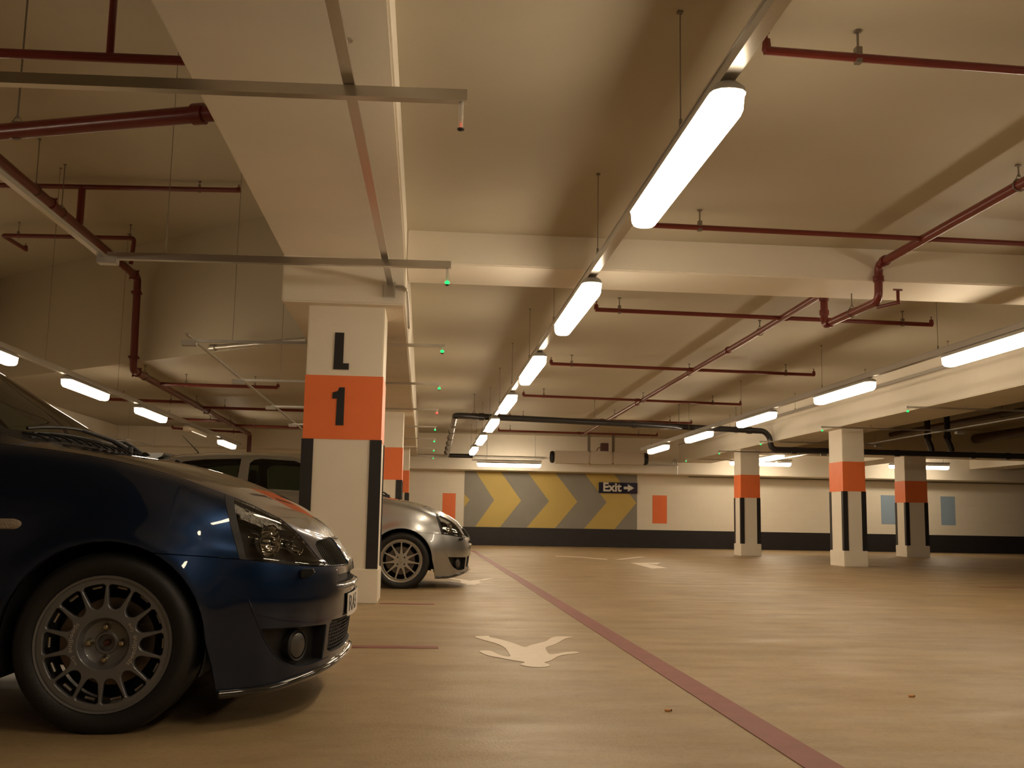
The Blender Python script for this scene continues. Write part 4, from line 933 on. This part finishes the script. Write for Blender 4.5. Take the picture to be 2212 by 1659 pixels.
    for hs in (-1, 1):
      m_ = MB()
      for k in range(7, 22):
        y = k*.0192*hs
        zl, zh = .502, .594-.012*(abs(y)/.40)**3
        pts = [Vector((front_x(y, z)-.006, y, z)) for z in np.linspace(zl, zh, 6)]
        m_.tube(pts, .0028, 6, caps=True)
      m_.build('slat', M_chrome if False else mat('dark_chrome', (.10, .10, .10), .2, metal=.9), gr, smooth=True)
    # emblem on grille
    sl = pocket('bumper_slot', ['slot'], .03, M_blackrub, car, 'both')
    vt = pocket('lower_intake', ['vent'], .04, M_blackrub, car, 'both')
    m_ = MB()
    for z in np.linspace(.215, .315, 9):
        m_.tube([Vector((front_x(y, z)-.014, y, z)) for y in np.linspace(-.39, .39, 21)], .0022, 5)
    for y in np.linspace(-.39, .39, 27):
        m_.tube([Vector((front_x(y, z)-.014, y, z)) for z in (.21, .25, .29, .318)], .0018, 5)
    m_.build('mesh', M_blackrub, vt)
    # chrome edged ledge under the slot, carrying the plate
    ys = np.linspace(-.40, .40, 33); m_ = MB(); vs_ = []
    for y in ys:
        e2 = max(0, (abs(y)-.28)/.12)**2*.022; x = front_x(y, .42)
        vs_ += [(x-.012, y, .435), (x+.008-e2, y, .433), (x+.012-e2, y, .425), (x+.006-e2, y, .417), (x-.012, y, .412)]
    m_.add(vs_, [(5*i+k, 5*i+5+k, 5*i+6+k, 5*i+1+k) for i in range(len(ys)-1) for k in range(4)]); m_.build('bumper_ledge', paint, car, smooth=True, angle=60)
    if plate:
        ys = np.linspace(-.245, .245, 25); vs_ = []
        def px_(y, z): return front_x(y, .36)+.006
        for y in ys: vs_ += [(px_(y, 0), y, .396), (px_(y, 0)+.003, y, .396), (px_(y, 0)+.003, y, .314), (px_(y, 0), y, .314)]
        m_ = MB().add(vs_, [(4*i+k, 4*i+4+k, 4*i+4+(k+1) % 4, 4*i+(k+1) % 4) for i in range(len(ys)-1) for k in range(4)] + [(0, 1, 2, 3), tuple(len(vs_)-4+k for k in (3, 2, 1, 0))])
        pl = m_.build('number_plate', M_plate, car)
        me_ = text_mesh('RA5', .095, .0005, .001, 1.0); xs = [v.co.x for v in me_.vertices]; x0_ = min(xs); wd = max(xs)-x0_
        obj_from(me_, 'lettering', M_black, pl, lambda v: (px_(-.225+(v.x-x0_)/wd*.21, 0)+.0035+v.z, -.225+(v.x-x0_)/wd*.21, .355+v.y*.85))
    # glossy splitter lip around the lower bumper edge
    pts = [row_pt(ROWS[0], x, 0, 0) for x in (.35,)] if False else []
    SS = [row_pt(ROWS[0], None, s_, 1) for s_ in np.linspace(.12, 1, 60)]; SS = [p for p in SS if p.x > .335]
    path = SS + [Vector((p.x, -p.y, p.z)) for p in SS[::-1][1:]]
    vs_ = []
    for i, p in enumerate(path):
        t = (path[min(i+1, len(path)-1)]-path[max(i-1, 0)]).normalized(); o_ = Vector((t.y, -t.x, 0)).normalized(); o_ = -o_ if o_.dot(Vector((p.x+.3, p.y, 0))) < 0 else o_
        for d, h in ((-.03, .010), (.004, .010), (.014, .005), (.016, -.006), (.006, -.016), (-.03, -.018)): q = p+o_*d; vs_.append((q.x, q.y, q.z+h))
    k_ = 6
    MB().add(vs_, [(k_*i+k, k_*i+k_+k, k_*i+k_+(k+1) % k_, k_*i+(k+1) % k_) for i in range(len(path)-1) for k in range(k_)] + [tuple(range(k_)), tuple(len(vs_)-1-k for k in range(k_))]).build('splitter', mat('gloss_black_lip', (.05, .05, .05), .08, metal=.7, coat=1), car, smooth=True, angle=60)
    # wipers, scuttle details, antenna, spoiler
    def sh(x, y, d=.012): return Vector((x, y, top_z(x, y)+d))
    wx_ = lambda y: -.245-.42*y*y
    for y0, y1 in ((-.54, .0), (.02, .50)):
        w_ = MB().tube([sh(wx_(y0+(y1-y0)*t), y0+(y1-y0)*t, .016+.012*math.sin(PI*t)) for t in np.linspace(0, 1, 10)], .006, 6).build('wiper', M_blackrub, car, smooth=True)
        MB().tube([sh(wx_(y0+(y1-y0)*t)+.012, y0+(y1-y0)*t, .006) for t in np.linspace(.02, .98, 12)], .004, 5).build('blade', M_blackrub, w_)
        yp = y1-.03; xp = -.175-.35*yp*yp; MB().tube([sh(xp, yp, .015), sh(xp-.03, (y0+y1)/2+.14, .030), sh(wx_((y0+y1)/2), (y0+y1)/2, .028)], [.013, .009, .006], 8).tube([sh(xp+.005, yp, -.01), sh(xp+.005, yp, .026)], .016, 10).build('wiper_arm', M_blackrub, w_, smooth=True)
    m_ = MB()
    for k in range(24):
        y = -.56+k*.0487; m_.box(-.002, .002, -.001, .001, 0, 0) if False else None
        a = sh(-.145-.16*(abs(y)/.6)**2, y, .003); b2 = sh(-.20-.20*(abs(y)/.6)**2, y, .003); m_.tube([a, (a+b2)/2+Vector((0, 0, .006)), b2], .004, 5)
    m_.tube([sh(-.17-.18*(abs(y)/.6)**2, y, .002) for y in np.linspace(-.58, .58, 25)], .004, 5); m_.build('scuttle_slat', M_blackrub, car)
    for y in (-.25, .25): MB().prism([(0, 0), (.03, .0), (.02, .012), (.006, .014)], y-.014, y+.014, 'y').build('hood_washer', M_blackrub, car, bevel=.003).location = sh(-.06, 0, -.001)*1.0 + Vector((0, 0, 0))
    MB().tube([(-2.16, -.05, 1.322), (-2.165, -.05, 1.335), (-2.33, -.05, 1.50)], [.010, .006, .0025], 8).build('antenna', M_blackrub, car, smooth=True)
    sp = MB(); rows_ = []
    for y in np.linspace(-.50, .50, 17):
        e2 = (abs(y)/.50)**4; zt = 1.288-.012*(y/.5)**2
        rows_ += [(-2.40, y, zt+.012), (-2.52+.02*e2, y, zt+.014), (-2.63+.05*e2, y, zt+.004), (-2.645+.05*e2, y, zt-.018), (-2.62+.05*e2, y, zt-.07+.02*e2), (-2.56+.04*e2, y, zt-.066), (-2.42, y, zt-.02)]
    sp.add(rows_, [(7*i+k, 7*i+7+k, 7*i+7+(k+1) % 7, 7*i+(k+1) % 7) for i in range(16) for k in range(7)] + [tuple(range(7)), tuple(16*7+6-k for k in range(7))]).build('roof_spoiler', paint, car, smooth=True, angle=50)
    # wheels
    def wcopy(w, loc, rz):
        c_ = copy_tree(w, car); c_.location = loc; c_.rotation_euler = (0, 0, rz); return c_
    w = wheel(car, style); w.location = (0, -.782, RT-.010)
    wcopy(w, (RX, -.782, RT-.010), 0); wcopy(w, (0, .782, RT-.010), PI); wcopy(w, (RX, .782, RT-.010), PI)
    return car
build_car('car', 'dark blue hatchback cut by the frame edge, with grey fourteen spoke wheels', M_blue, 'fifteen', (-.975, 4.146, 0))
build_car('car', 'silver hatchback parked behind the L 1 pillar', M_silver, 'eleven', (-.204, 11.09, 0), plate=False)
